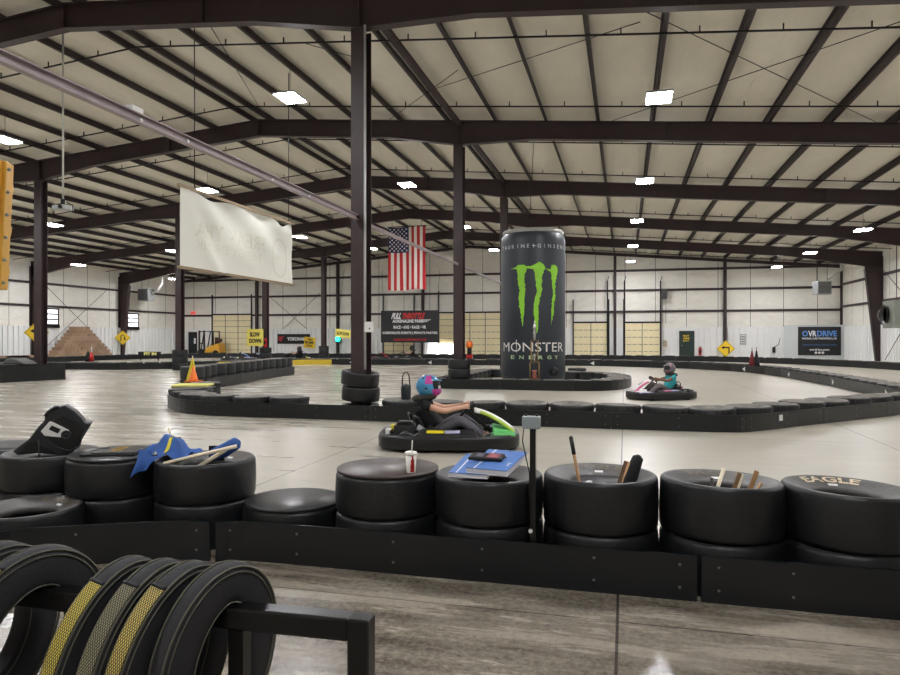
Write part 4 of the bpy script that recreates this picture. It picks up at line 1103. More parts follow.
for ch, px in zip('ENERGY', (513.6, 522.2, 531.5, 540.5, 548.8, 555.5)):
    q = MB(); q.text(ch, lambda x, y: onCan(x + cu_(px), y + cz_(357.4)), width=.15, height=cz_(355.6) - cz_(359.3), bold=.02)
    q.build('small_letter', mat('pale_green', (.75, .86, .66), .5), e, fix=False)
q = MB(); s_ = 'TAURINE+GINSENG'
for i, ch in enumerate(s_):
    a = -1.15 + 2.3 * i / (len(s_) - 1); a *= CR
    q = MB(); q.text(ch, lambda x, y: onCan(x + a + .02, y + cz_(245.6)), width=None, height=cz_(243.7) - cz_(247.4), bold=.005)
    q.build('top_letter', mat('print_silver', (.78, .80, .80), .5), e, fix=False)
b = MB(); b.tube([onCan(cu_(536), cz_(y), .004) for y in (229, 250, 275, 300, 325)], .006, 5); b.build('tether', BLK, e)
b = MB(); b.lathe([(.05, 0), (.13, .01), (.15, .05), (.13, .09), (.05, .10)], 16, T=Matrix.Translation(onCan(cu_(553), .48, .02)) @ Matrix.Rotation(fth, 4, 'Z') @ Matrix.Rotation(rad(90), 4, 'Y')); b.build('air_valve', BLK, e)
# trophy
P = onZ(534.5, 380, .345)
P = onY(534.5, 380, DY + .32); e = empty('trophy', P, 'tall tiered gold trophy standing on the barrier in front of the giant can', 'trophy')
GOLD = mat('trophy_gold', (.62, .52, .30), .35, .5, .2, 8); hh = (380.5 - 320) * (P - EYE).length / FPX
b = MB(); b.box((0, 0, .02), (.34, .20, .04)); b.box((0, 0, .53), (.31, .18, .03)); b.box((0, 0, 1.19), (.24, .14, .03)); b.build('tier_plate', mat('trophy_wood', (.42, .33, .20), .5, 0, .2, 8), e, bevel=.005)
for z0, z1, w, r in ((.04, .515, .135, .020), (.545, 1.175, .10, .018)):
    for s_ in (-1, 1):
        b = MB(); b.cyl((s_ * w, 0, z0), (s_ * w, 0, z1), r, n=10); b.build('tier_column', GOLD, e)
b = MB(); b.lathe([(0, .04), (.06, .04), (.075, .10), (.05, .22), (.08, .30), (0, .30)], 12); b.build('lower_ornament', mat('trophy_red', (.62, .35, .30), .4), e)
b = MB(); b.lathe([(0, .545), (.05, .55), (.02, .62), (.055, .75), (.06, .80), (.0, .80)], 12); b.build('middle_cup', CHROME, e)
b = MB(); b.lathe([(0, 1.205), (.055, 1.21), (.025, 1.27), (.04, 1.36), (.055, 1.44), (.03, 1.50), (.055, 1.56), (.05, 1.62), (.0, hh - .02)], 14); b.build('top_figure', CHROME, e)
# ------------------------------------------------------------------ hanging white banner
XB = -9.0
p00 = onX(180, 188, XB); p10 = onX(292, 223, XB); p01 = onX(180, 265, XB); p11 = onX(292, 285, XB)
y0, y1 = p00.y, p10.y; zt_, zb_ = (p00.z + p10.z) / 2, (p01.z + p11.z) / 2
BAN = mat('banner_cloth', (.96, .96, .92), .7, 0, .03, 2)
nt_ = BAN.node_tree; tb = nt_.nodes.new('ShaderNodeBsdfTranslucent'); tb.inputs[0].default_value = (.95, .95, .88, 1); ms_ = nt_.nodes.new('ShaderNodeMixShader'); ms_.inputs[0].default_value = .35
nt_.links.new(nt_.nodes['Principled BSDF'].outputs[0], ms_.inputs[1]); nt_.links.new(tb.outputs[0], ms_.inputs[2]); nt_.links.new(ms_.outputs[0], nt_.nodes['Material Output'].inputs[0])
BANT = mat('banner_ghost_print', (.92, .915, .855), .7, 0, .05, 4)
e = empty('hanging_banner', (XB, (y0 + y1) / 2, zt_), 'large white cloth banner with faint reversed print, hanging from the roof', 'banner')
Lb = y1 - y0; Hb = zt_ - zb_
def banf(u, v, off=0):
    sag = .17 * (math.sin(PI * min(1, u * 1.0)) ** .8) * 0
    d = (.16 * math.exp(-((u - .87) / .07) ** 2) + .10 * math.exp(-((u - .22) / .10) ** 2)) * (1 - v) ** 3
    wv = .05 * math.sin(9 * u + 5 * v) * .3 * min(1, u * 4) + .03 * math.sin(17 * (u - v * .5)) * (1 - v) * min(1, u * 4) + .05 * math.exp(-((u - .25 * v - .02) / .05) ** 2) * v
    return (off + wv, -Lb / 2 + Lb * u, -Hb * v - d)
b = MB(); b.grid(lambda u, v: banf(u, v), 60, 30); b.build('cloth', BAN, e)
b = MB()
def bt(u0, v0): return lambda x, y: banf(u0 + x / Lb, v0 - y / Hb, .006)
def mir(f): return lambda x, y: f(-x, y)
b.text('FREAK YEA', mir(bt(.40, .47)), width=Lb * .60, height=Hb * .22, bold=.02); b.build('ghost_print', BANT, e, fix=False); b = MB(); b.text('NERGY DRINK', mir(bt(.38, .68)), width=Lb * .55, height=Hb * .13); b.build('ghost_print', BANT, e, fix=False); b = MB()
for k in range(24):
    t0, t1 = 2 * PI * k / 24, 2 * PI * (k + 1) / 24
    f = bt(.86, .60); b.add([f(.42 * math.cos(t0), .55 * math.sin(t0)), f(.42 * math.cos(t1), .55 * math.sin(t1)), f(.37 * math.cos(t1), .50 * math.sin(t1)), f(.37 * math.cos(t0), .50 * math.sin(t0))], [(0, 1, 2, 3)])
b.build('ghost_print', BANT, e, fix=False); b = MB(); b.text('JUNKIE', mir(bt(.86, .62)), width=.55, height=.2)
b.build('ghost_print', BANT, e, fix=False)
WB = mat('banner_bar', (.58, .50, .40), .6, 0, .2, 6)
for z, nm in ((.02, 'top'), (-Hb - .02, 'bottom')):
    b = MB(); b.box((0, 0, z), (.05, Lb + .12, .06)); b.build('wooden_bar', WB, e)
for s_ in (-.40, .46):
    b = MB(); zr_ = rz(XB) - zt_; b.cyl((0, Lb * s_, .04), (0, Lb * s_, zr_ + .2), .012, n=6); b.build('wire', BLACKM, e)

# ------------------------------------------------------------------ flag
YF = 36.55; fz = onY(407, 227, YF).z; fx0 = onY(388.5, 250, YF).x; fx1 = onY(425.5, 250, YF).x; fh = fz - onY(407, 290, YF).z; fw = fx1 - fx0
e = empty('american_flag', ((fx0 + fx1) / 2, YF, fz), 'american flag hanging vertically from the roof, blue corner at upper left', 'flag')
def ff(u, v, off=0): return (-fw / 2 + fw * u * (1 + .015 * v), -off - .10 * math.sin(8 * u + 1.2 * v) * (.3 + .7 * v) - .04 * math.sin(19 * u + 3 * v), -fh * v - .03 * math.sin(6 * u))
b = MB(); b.grid(ff, 39, 20)
FR_ = mat('flag_red', (.74, .12, .16), .75, 0, .08); FW_ = mat('flag_white', (.90, .87, .84), .75, 0, .05); FB_ = mat('flag_blue', (.10, .15, .34), .75, 0, .1)
for k in range(len(b.m)):
    c = (k % 39) // 3; r = k // 39
    b.m[k] = 2 if (c < 7 and r < 8) else (1 if c % 2 else 0)
b.build('cloth', [FR_, FW_, FB_], e)
b = MB()
for i in range(9):
    for j in range(11):
        if (i + j) % 2: continue
        u = .03 + .48 * (i + .5) / 9; v = .015 + .37 * (j + .5) / 11; vs = []
        for k in range(10):
            r = .07 if k % 2 == 0 else .03; th = PI / 2 + PI * k / 5; vs.append(ff(u + r * math.cos(th) / fw, v - r * math.sin(th) / fh, .012))
        b.add(vs, [tuple(range(10))])
b.build('stars', FW_, e, fix=False)
b = MB(); b.cyl((-fw / 2 - .05, 0, .03), (fw / 2 + .05, 0, .03), .03, n=8); b.build('pole', BLK, e)
for s_ in (-.4, .4):
    b = MB(); b.cyl((fw * s_, 0, .03), (fw * s_, 0, rz(-11.6) - fz + .1), .010, n=5); b.build('cord', BLACKM, e)

# ------------------------------------------------------------------ end wall doors, windows, signs
DOORY = mat('overhead_door', (.94, .89, .73), .55, 0, .07, 1.5); DAY = mat('daylight_panel', (1, 1, 1), .5, 0, 0, 1, emit=2.6)
DN = [0]
def ohdoor(px0, px1, ptop, rows, cols, label, dayrow=False, tracks=True):
    DN[0] += 1; a = onY(px0, ptop, YE - .1); c = onY(px1, ptop, YE - .1); w = c.x - a.x; h = (a.z + c.z) / 2
    e = empty('door_%d' % DN[0], ((a.x + c.x) / 2, YE - .10, 0), label, 'overhead door', None, kind='structure')
    for r in range(rows):
        hh_ = h / rows; q = MB(); q.box((0, 0, hh_ * (r + .5)), (w, .05, hh_ - .03)); q.build('door_section', DAY if dayrow and r == 0 else DOORY, e, bevel=.008)
    q = MB()
    for k in range(1, cols): q.box((-w / 2 + w * k / cols, -.03, h / 2), (.04, .02, h))
    q.box((0, -.005, h / 2), (w - .05, .03, h - .02)) if False else None
    q.box((0, .03, h / 2), (w, .01, h)); q.build('stile', BLK, e)
    q = MB()
    for s_ in (-1, 1): q.box((s_ * (w / 2 + .06), -.03, h / 2 + (.9 if tracks else 0)), (.09, .09, h + (1.8 if tracks else 0)))
    q.box((0, -.02, h + .05), (w + .2, .08, .12)); q.build('track', BLACKM, e)
    return e
ohdoor(213, 251, 315, 7, 3, 'tall yellow overhead door behind the forklift, in the far end wall')
ohdoor(439.5, 501, 313, 7, 4, 'tall wide yellow overhead door left of the giant can, in the far end wall')
ohdoor(384, 413.5, 316, 7, 3, 'yellow overhead door mostly hidden by the black hanging banner')
ohdoor(574, 608, 323, 5, 2, 'low yellow overhead door just right of the giant can')
ohdoor(624.5, 660, 323, 5, 2, 'low yellow overhead door right of the slender wall post, next to the green door')
# daylight through the raised bottom of a door, left of the second column
a = onY(428, 343.5, YE - .3); c = onY(456, 355, YE - .3)
e = empty('door_6', ((a.x + c.x) / 2, YE - .3, 0), 'bright daylight panel low on the far wall left of the second column', 'door', kind='structure')
b = MB(); b.box((0, 0, a.z / 2), (c.x - a.x, .04, a.z)); b.build('door_section', DAY, e); b = MB(); b.box((.1, -.03, a.z / 2), (.03, .01, a.z)); b.build('stile', GREYM, e)
# green door
GD = mat('door_green', (.13, .20, .18), .5, 0, .1); a = onY(680.3, 332, YE - .1); c = onY(693.3, 332, YE - .1); w = c.x - a.x
e = empty('door_7', ((a.x + c.x) / 2, YE - .09, 0), 'dark green metal door with a small yellow notice, in the far end wall', 'door', kind='structure')
b = MB(); b.box((0, 0, a.z / 2), (w, .05, a.z)); b.build('leaf', GD, e)
b = MB(); b.box((0, .01, a.z + .04), (w + .16, .07, .08)); [b.box((s_ * (w / 2 + .04), .01, a.z / 2), (.08, .07, a.z)) for s_ in (-1, 1)]; b.build('frame', GD, e)
b = MB(); b.cyl((-w / 2 + .1, -.03, 1.0), (-w / 2 + .1, -.09, 1.0), .05, n=10); b.build('knob', CHROME, e)
b = MB(); [b.text(t, lambda x, y: (x - .05, -.028, y + z), width=.42, height=.13, bold=.03) for t, z in (('NOT', 1.72), ('AN', 1.54), ('EXIT', 1.36))]; b.build('notice_lettering', YELS, e, fix=False)
# left door, open, dark
a = onY(188.5, 332, YE - .1); c = onY(197.5, 332, YE - .1); w = c.x - a.x
e = empty('door_8', ((a.x + c.x) / 2, YE - .09, 0), 'dark glazed door in a white frame at the far left corner of the end wall', 'door', kind='structure')
b = MB(); b.box((0, 0, a.z / 2), (w, .05, a.z)); b.build('leaf', BLK, e); b = MB(); b.box((0, 0, a.z + .05), (w + .3, .09, .10)); [b.box((s_ * (w / 2 + .07), 0, a.z / 2), (.14, .09, a.z)) for s_ in (-1, 1)]; b.build('frame', WHITE, e)
b = MB(); b.box((.15, -.03, 1.3), (.3, .01, .5)); b.build('notice', WHITE, e)
b = MB(); b.box((-.1, -.03, 1.2), (w * .45, .012, 1.0)); b.build('pane', mat('dark_glass', (.20, .22, .25), .15), e)
# windows on the left wall
WIN = mat('window_daylight', (1, 1, 1), .4, 0, 0, 1, emit=1.6, ecol=(.97, .98, 1))
for k, (x0, x1, t0, t1) in enumerate(((44.5, 58, 308.5, 324.5), (127.5, 138, 313.5, 327))):
    a = onX(x0, t0, XL + .12); c = onX(x1, t1, XL + .12); h = a.z - onX(x0, t1, XL + .12).z; w = c.y - a.y
    e = empty('window_%d' % (k + 1), (XL + .12, (a.y + c.y) / 2, a.z - h / 2), 'bright window with horizontal bars in the left wall, %s' % ('above the cardboard box pile' if k == 0 else 'right of the u turn sign'), 'window', kind='structure')
    b = MB(); b.box((0, 0, 0), (.02, w, h)); b.build('pane', WIN, e)
    b = MB(); [b.box((.04, 0, h * z), (.08, w, .09)) for z in (-.17, .17)]; [b.box((.02, 0, h * z), (.06, w + .1, .10)) for z in (-.5, .5)]; [b.box((.02, w * s_, 0), (.06, .08, h)) for s_ in (-.5, .5)]; b.box((.02, 0, -h * .5 - .12), (.08, w + .2, .22)); b.build('frame', BLACKM, e)

def board(name, px0, px1, pt, pb, Y, m, label, cat, edge=None, tilt=0.0):
    a = onY(px0, pt, Y); c = onY(px1, pb, Y); w, h = c.x - a.x, a.z - c.z
    a2 = onY(px1, pt, Y).z; b2 = onY(px0, pb, Y).z; zt = (a.z + a2) / 2; zb = (c.z + b2) / 2; h = zt - zb
    e = empty(name, ((a.x + c.x) / 2, Y, (zt + zb) / 2), label, cat, rot=(0, tilt, 0))
    b = MB(); b.box((0, 0, 0), (w, .025, h)); b.build('panel', m, e)
    if edge:
        b = MB(); [b.box((0, -.014, s_ * (h / 2 - .03)), (w, .006, .05)) for s_ in (-1, 1)]; [b.box((s_ * (w / 2 - .03), -.014, 0), (.05, .006, h)) for s_ in (-1, 1)]; b.build('border', edge, e)
    return e, w, h
def wr(e, lines, m, off=.02, name='lettering', bold=.02, sh=0.0):
    b = MB()
    for t, cx, cz, w, h in lines: b.text(t, lambda x, y: (x + cx + sh * y, -off, y + cz), width=w, height=h, bold=bold)
    return b.build(name, m, e, fix=False)
DKB = mat('banner_black', (.125, .125, .135), .5, 0, .15, 2, .1, 3); BLU = mat('logo_blue', (.38, .58, .86), .5, 0, .05); PALE = mat('print_white', (.93, .93, .93), .5, 0, .02); REDP = mat('print_red', (.82, .16, .15), .5, 0, .05)
# black banner hanging in the middle
e, w, h = board('wall_banner', 381, 439.2, 310.5, 342.5, 49.2, DKB, 'black banner with white and red lettering hanging right of the nearest column', 'banner')
wr(e, [('FULL', -w * .225, h * .33, w * .16, h * .19), ], PALE, bold=.05, sh=.3)
wr(e, [('THROTTLE', w * .06, h * .33, w * .38, h * .19)], REDP, name='red_lettering', bold=.05, sh=.3)
wr(e, [('ADRENALINE PARK', -w * .03, h * .17, w * .54, h * .10), ('RACE • AXE • RAGE • VR', 0, -h * .02, w * .56, h * .10), ('CORPORATE EVENTS | PRIVATE PARTIES', 0, -h * .21, w * .94, h * .10)], PALE, bold=.03)
wr(e, [('ADRENALINEPARKS.COM', 0, -h * .41, w * .56, h * .07)], REDP, name='red_address', bold=.01)
b = MB(); [b.add([(w * .20, -.019, h * (.20 - .03 * k)), (w * (.36 - .03 * k), -.019, h * (.20 - .03 * k)), (w * (.36 - .03 * k), -.019, h * (.215 - .03 * k)), (w * .21, -.019, h * (.215 - .03 * k))], [(0, 1, 2, 3)]) for k in range(3)]; b.build('speed_lines', PALE, e, fix=False)
for s_ in (-1, 1):
    b = MB(); b.cyl((s_ * w * .46, 0, h / 2), (s_ * w * .5, .2, h / 2 + 3.1), .012, n=5); b.build('cord', BLACKM, e)
# white board with black banner at right
e, w, h = board('white_board', 784, 855.5, 325, 362, YE - .75, mat('white_board', (.80, .82, .82), .5, 0, .05, 2), 'large pale board leaning by the far right corner, behind the blue lettered black banner', 'board')
e, w, h = board('wall_banner', 798, 841, 326.8, 355.3, YE - .80, DKB, 'black banner with blue and white lettering on the pale board at right', 'banner')
wr(e, [('O', -w * .335, h * .26, w * .135, h * .20), ('DRIVE', w * .175, h * .26, w * .46, h * .20)], BLU, name='blue_lettering', bold=.03)
wr(e, [('VR', -w * .165, h * .26, w * .195, h * .20), ('RACING | AXE THROWING | VR', 0, h * .08, w * .80, h * .085), ('ovrdrive.com', 0, -h * .30, w * .46, h * .08)], PALE, bold=.03)
wr(e, [('CORPORATE EVENTS, PRIVATE PARTIES', 0, -h * .14, w * .80, h * .065)], mat('logo_dull_blue', (.28, .42, .62), .5), name='blue_address')
b = MB(); [b.lathe([(0, 0), (h * .045, 0), (h * .045, .004), (0, .004)], 12, T=Matrix.Translation((w * x_, -.018, -h * .41)) @ Matrix.Rotation(rad(90), 4, 'X')) for x_ in (-.08, 0, .08)]; b.build('icons', PALE, e)
e, w, h = board('wall_cabinet', 857, 874, 327.5, 363, YE - .5, mat('cabinet_white', (.82, .83, .83), .5, 0, .05), 'pale stacked panels right of the pale board, beside the tapered column', 'panel')
b = MB(); [b.box((0, -.016, h * (-.4 + .1 * k)), (w, .006, .015)) for k in range(9)]; b.build('panel_edges', GREYM, e)
# yokohama board
e, w, h = board('wall_banner', 277.5, 310, 334, 343.8, YE - .12, BLK, 'long black banner with red badge and white lettering, low on the far wall', 'banner')
wr(e, [('YOKOHAMA', w * .13, 0, w * .66, h * .36)], PALE, bold=.05)
b = MB(); b.add([(-w * .47, -.018, h * .22), (-w * .30, -.018, h * .30), (-w * .34, -.018, -.02), (-w * .40, -.018, -h * .34), (-w * .46, -.018, -h * .1)], [(0, 1, 2, 3, 4)]); b.build('red_badge', mat('badge_red', (.62, .14, .18), .5), e, fix=False)
# yellow notices
e, w, h = board('hanging_sign', 247, 263.2, 329, 346, 36.4, YELB, 'square yellow sign with black two line lettering, left of the brown column', 'sign')
wr(e, [('SLOW', 0, h * .18, w * .62, h * .27), ('DOWN', w * .02, -h * .20, w * .74, h * .27)], BLK, bold=.05)
b = MB(); b.cyl((0, 0, h / 2), (0, 0, rz(-20) - onY(255, 338, 36.4).z - .5), .01, n=5); b.build('cord', BLACKM, e)
e, w, h = board('wall_sign', 304.2, 315.2, 337.2, 348, YE - .22, YELS, 'small tilted yellow sign with black lettering overlapping the long black banner', 'sign', tilt=.1)
wr(e, [('NO', w * .05, h * .28, w * .4, h * .22), ('BUMP', 0, 0, w * .8, h * .24), ('ING', 0, -h * .28, w * .5, h * .2)], BLK, bold=.04)
e, w, h = board('hanging_sign', 335.5, 350.5, 329.5, 337.6, 44.4, YELB, 'yellow sign above the green signal lamp, left of the nearest column', 'sign', tilt=.12)
wr(e, [('SLOW DOWN', 0, 0, w * .8, h * .42)], BLK, bold=.04)
b = MB(); [b.cyl((s_ * w * .4, 0, h / 2), (s_ * w * .4, 0, 4.6), .01, n=5) for s_ in (-1, 1)]; b.build('cord', BLACKM, e)
# green signal lamp
P = onY(337.8, 339, YE - .5); e = empty('signal_lamp', P, 'glowing green signal lamp on the far wall post below the yellow sign', 'signal lamp')
T = Matrix.Rotation(rad(90), 4, 'X')
b = MB(); b.lathe([(0, 0), (.22, 0), (.26, -.12), (.22, -.16), (0, -.16)], 20, T=T); b.build('housing', BLK, e); b = MB(); b.lathe([(.21, .0), (.20, .05), (.12, .09), (0, .10)], 20, T=T); b.build('lens', mat('green_lens', (.25, .95, .80), .3, 0, 0, 1, emit=9.0, ecol=(.1, .95, .68)), e)
b = MB(); b.bar((0, .16, 0), (0, .42, 0), .06, .06); b.build('bracket', BLACKM, e)
# diamond signs
def diamond(P, r, ang, label, glyph):
    e = empty('diamond_sign', P, label, 'sign', rot=(0, 0, ang))
    T = Matrix(((1, 0, 0, 0), (0, 0, 1, 0), (0, 1, 0, 0), (0, 0, 0, 1)))
    b = MB(); b.prism([(0, -r), (r, 0), (0, r), (-r, 0)], -.012, .012, T=T); b.build('plate', YELS, e)
    b = MB(); k = r * .94; k2 = r * .90
    for i in range(4):
        t0, t1 = PI / 2 * i, PI / 2 * (i + 1); b.add([(k * math.cos(t0), -.014, k * math.sin(t0)), (k * math.cos(t1), -.014, k * math.sin(t1)), (k2 * math.cos(t1), -.014, k2 * math.sin(t1)), (k2 * math.cos(t0), -.014, k2 * math.sin(t0))], [(0, 1, 2, 3)])
    for pl in glyph: b.add([(x * r, -.016, z * r) for x, z in pl], [tuple(range(len(pl)))])
    b.build('arrow_print', BLK, e, fix=False); return e
turn = [[(.28, -.55), (.42, -.55), (.42, .22), (.28, .08)], [(.42, .22), (-.18, .22), (-.18, .06), (.28, .06)], [(-.18, .34), (-.52, .14), (-.18, -.06)]]
P = onY(725.8, 348.7, YE - .42); diamond(P, .62, 0, 'yellow diamond sign with a turn arrow on the far wall near the green door', turn)
b = MB(); b.box((P.x, P.y + .05, P.z / 2 - .2), (.06, .06, P.z + .4)); tag(b.build('sign_post', BLACKM), 'thin post carrying the left turn diamond sign', 'post')
P = onX(122.7, 337.7, XL + 1.0); P = onY(122.7, 337.7, FR[6] - .35)
ut = [[(-.28, -.45), (-.16, -.45), (-.16, .2), (-.28, .2)], [(-.28, .2), (-.16, .2), (.02, .36), (.0, .48)], [(.0, .48), (.02, .36), (.2, .2), (.30, .2)], [(.30, .2), (.2, .2), (.2, -.1), (.30, -.1)], [(.08, -.08), (.42, -.08), (.25, -.4)]]
diamond(P, .58, YAW + .3, 'yellow diamond sign with a u turn arrow on the left wall column', ut)
P = onY(36.6, 332.5, 21.25); diamond(P, .43, YAW + .35, 'yellow diamond sign half hidden behind the left column in its barrier island', turn)
b = MB(); b.cyl((P.x, P.y + .04, .3), (P.x, P.y + .04, P.z + .4), .02, n=8); tag(b.build('sign_post', BLACKM), 'thin post carrying the half hidden yellow diamond sign at left', 'post')
# small things on the end wall
e, w, h = board('wall_notice', 740, 746.3, 334.2, 344.8, YE - .1, WHITE, 'white rectangular notice on the white siding right of the diamond sign', 'notice', edge=GREYM)
b = MB(); [b.box((0, -.016, h * (.3 - .16 * k)), (w * .65, .004, .06)) for k in range(5)]; b.build('printed_lines', mat('print_grey', (.45, .45, .45), .6), e)
def extinguisher(P, label, k=1.0):
    e = empty('fire_extinguisher', P, label, 'fire extinguisher')
    b = MB(); b.lathe([(0, 0), (.085 * k, .0), (.09 * k, .02), (.09 * k, .38 * k), (.06 * k, .46 * k), (.03 * k, .49 * k), (0, .49 * k)], 16); b.build('cylinder', RED, e)
    b = MB(); b.box((0, -.02, .52 * k), (.05, .14, .06)); b.tube([(.03, 0, .5 * k), (.12 * k, -.02, .42 * k), (.11 * k, -.02, .15 * k)], .014, 6); b.build('nozzle', BLK, e)
    b = MB(); b.box((0, -.088 * k, .24 * k), (.11 * k, .02, .18 * k)); b.build('data_plate', BLK, e)
P = onY(700, 355.5, YE - .25); extinguisher(P, 'red fire extinguisher on the far wall just right of the green door', 1.25)
P = onY(265.5, 347, 36.6); extinguisher(P, 'red fire extinguisher on the brown column beside the slow down sign', 1.1)
b = MB(); b.box((0, 0, .35), (.40, .30, .30)); 
P = onY(774, 352, YE - .3); e = empty('wall_phone', P, 'small black wall phone with a dangling cord on the white siding at right', 'phone')
b = MB(); b.box((0, 0, .15), (.18, .12, .40)); b.build('body', BLK, e); b = MB(); b.tube([(0, 0, .35), (.30, 0, .55), (.42, .1, 1.0)], .02, 6); b.build('cord', BLK, e)
P = onY(686, 308.5, YE - .2); b = MB(); b.box((0, 0, 0), (.42, .12, .16)); tag(b.build('emergency_light', WHITE, loc=P), 'small white emergency light fixed on a wall girt above the green door', 'emergency light')
P = onY(193, 313, YE - .2); b = MB(); b.box((0, 0, 0), (.42, .12, .26)); tag(b.build('exit_sign', mat('exit_red', (.85, .35, .33), .5, 0, 0, 1, emit=.8), loc=P), 'small red lit exit sign high on the far wall at left', 'exit sign')
# pipes with hoists beside the low doors
for px in (607.5, 624.5, 660.5):
    a = onY(px, 281, YE - .35); b = MB(); b.cyl((a.x, a.y, .0), tuple(a), .05, n=8); b.bar(a, (a.x + .1, a.y, a.z + .35), .08, .05); tag(b.build('door_track_pipe', BLACKM), 'dark upright track pipe beside the low yellow doors', 'pipe', 'door track pipes')
P = onY(664, 294, YE - .4); e = empty('door_motor', P, 'dark grey door motor with hanging chain, upper right of the low yellow door', 'motor')
b = MB(); b.box((0, 0, 0), (.42, .35, .75)); b.build('housing', mat('motor_grey', (.28, .28, .28), .5, .2), e, bevel=.04); b = MB(); [b.cyl((s_ * .12, -.1, -.3), (s_ * .12, -.1, -2.2), .015, n=5) for s_ in (-1, 1)]; b.build('chain', BLACKM, e)
P = onY(665, 343.5, YE - .2); b = MB(); b.box((0, 0, 0), (.28, .14, .45)); tag(b.build('switch_box', mat('box_tan', (.70, .66, .55), .5), loc=P), 'small tan switch box on the siding between the low door and the green door', 'switch box')
# unit heaters
def heater(P, s_, label, duct, ang=0):
    e = empty('unit_heater', P, label, 'heater', rot=(0, 0, ang))
    b = MB(); b.box((0, 0, 0), (1.05 * s_, .8 * s_, 1.0 * s_)); b.build('casing', GREYM, e, bevel=.03)
    b = MB(); [b.box((0, -.41 * s_, (-.36 + .09 * k) * s_), (.85 * s_, .03, .03)) for k in range(9)]; b.build('louvres', mat('dark_grille', (.30, .30, .30), .5, .3), e)
    b = MB(); b.tube([Vector(q) for q in duct], .11 * s_, 10); b.build('flue', mat('flue_white', (.80, .80, .78), .4), e)
    b = MB(); [b.cyl((x_ * .4 * s_, 0, .5 * s_), (x_ * .4 * s_, 0, rz(P.x) - P.z), .015, n=5) for x_ in (-1, 1)]; b.build('hanger', BLACKM, e)
P = onY(822, 288, 47.0); heater(P, .82, 'grey unit heater hanging high near the far right corner', [(.4, 0, .55), (.9, .3, .9), (1.5, .5, 1.2), (1.5, .5, 2.2)], .25)
P = onY(146, 295, 46.5); heater(P, .95, 'grey unit heater with bent white flue hanging high near the far left corner', [(.5, 0, .1), (1.1, 0, .4), (1.5, 0, .9), (1.5, 0, 1.9)])
P = onX(899, 314.5, 12.9); e = empty('air_handler', P, 'large grey metal air unit hanging by the right wall at the picture edge', 'air handler')
b = MB(); b.box((0, -.25, 0), (1.1, 1.5, 1.32)); b.build('casing', mat('unit_green_grey', (.52, .54, .50), .4, .3, .1), e, bevel=.03)
b = MB(); b.cyl((-.30, .50, 0), (-.30, .75, 0), .4, n=20); b.lathe([(.0, 0), (.42, 0), (.42, .1), (.5, .12)], 20, T=Matrix.Translation((-.55, 0, 0)) @ Matrix.Rotation(rad(-90), 4, 'Y')); b.build('fan_opening', mat('fan_dark', (.22, .22, .22), .4, .4), e)
b = MB(); [b.cyl((0, y_, .6), (0, y_, rz(P.x) - P.z), .02, n=5) for y_ in (-.8, .3)]; b.build('hanger', BLACKM, e)
# projector on a long pole
P = onY(63, 208, 12.9); e = empty('projector', P, 'white projector hanging on a long thin pole from the nearest roof beam, upper left', 'projector')
b = MB(); b.cyl((0, 0, .1), (0, 0, rz(P.x) - P.z - .3), .022, n=8); b.build('pole', mat('pole_white', (.78, .78, .74), .5), e)
b = MB(); b.box((0, 0, .0), (.36, .30, .11)); b.build('housing', mat('projector_grey', (.70, .71, .70), .4), e, bevel=.02)
b = MB(); b.cyl((.08, -.15, .0), (.08, -.19, .0), .045, n=16); b.build('lens', BLK, e)
b = MB(); b.box((0, 0, .07), (.22, .2, .03)); b.cyl((0, 0, .06), (0, 0, .2), .05, n=10); b.tube([(.1, 0, .12), (.25, .02, .06), (.28, 0, -.12)], .012, 6); b.build('bracket', BLACKM, e)

# ------------------------------------------------------------------ forklift, boxes, little floor things
P = onY(212, 350, 51.0); P.z = 0
e = empty('forklift', P, 'yellow forklift with a black overhead guard, parked before the tall yellow door at far left', 'forklift')
FY = mat('forklift_yellow', (.86, .64, .22), .45, 0, .12, 4)
b = MB(); b.add([(-.5, -.5, .3), (1.05, -.5, .3), (1.05, .5, .3), (-.5, .5, .3), (-.2, -.48, .8), (.95, -.48, 1.15), (.95, .48, 1.15), (-.2, .48, .8)], [(0, 1, 2, 3), (4, 5, 6, 7), (0, 1, 5, 4), (1, 2, 6, 5), (2, 3, 7, 6), (3, 0, 4, 7)]); b.build('body', FY, e, bevel=.08)
b = MB(); [b.bar((x0, y_, .6), (x1, y_, 2.1), .07, .07) for y_ in (-.45, .45) for x0, x1 in ((-.75, -.45), (.45, .40))]; b.box((-.02, 0, 2.12), (1.0, 1.0, .06)); b.build('overhead_guard', BLACKM, e)
b = MB(); [b.bar((-1.0, y_, .1), (-1.0, y_, 2.2), .1, .12) for y_ in (-.35, .35)]; [b.box((-1.0, 0, z), (.1, .8, .08)) for z in (.4, 1.1, 2.1)]; b.build('mast', BLACKM, e)
b = MB(); b.box((.25, 0, .95), (.5, .5, .12)); b.box((.48, 0, 1.3), (.1, .5, .6)); b.build('seat', BLK, e, bevel=.03)
b = MB(); b.box((.65, 0, 1.35), (.4, .6, .3)); b.build('gas_bottle', mat('bottle_dark', (.30, .16, .14), .5), e, bevel=.08)
for x_, r in ((-.7, .32), (.7, .26)):
    for y_ in (-.5, .5):
        b = MB(); b.cyl((x_, y_ - .1, r), (x_, y_ + .1, r), r, n=16); b.build('wheel', RUB, e)
BOXM = [mat('cardboard_%s' % n_, c_, .75, 0, .16, 5) for n_, c_ in (('tan', (.62, .51, .41)), ('brown', (.58, .475, .38)), ('pale', (.65, .54, .44)))]
XBx = XL + 1.05
yA, yB = onX(47.5, 352, XBx).y, onX(111, 352, XBx).y
nrow = 10; ztop_ = onX(72, 327.3, XBx).z + .05; hb = ztop_ / nrow
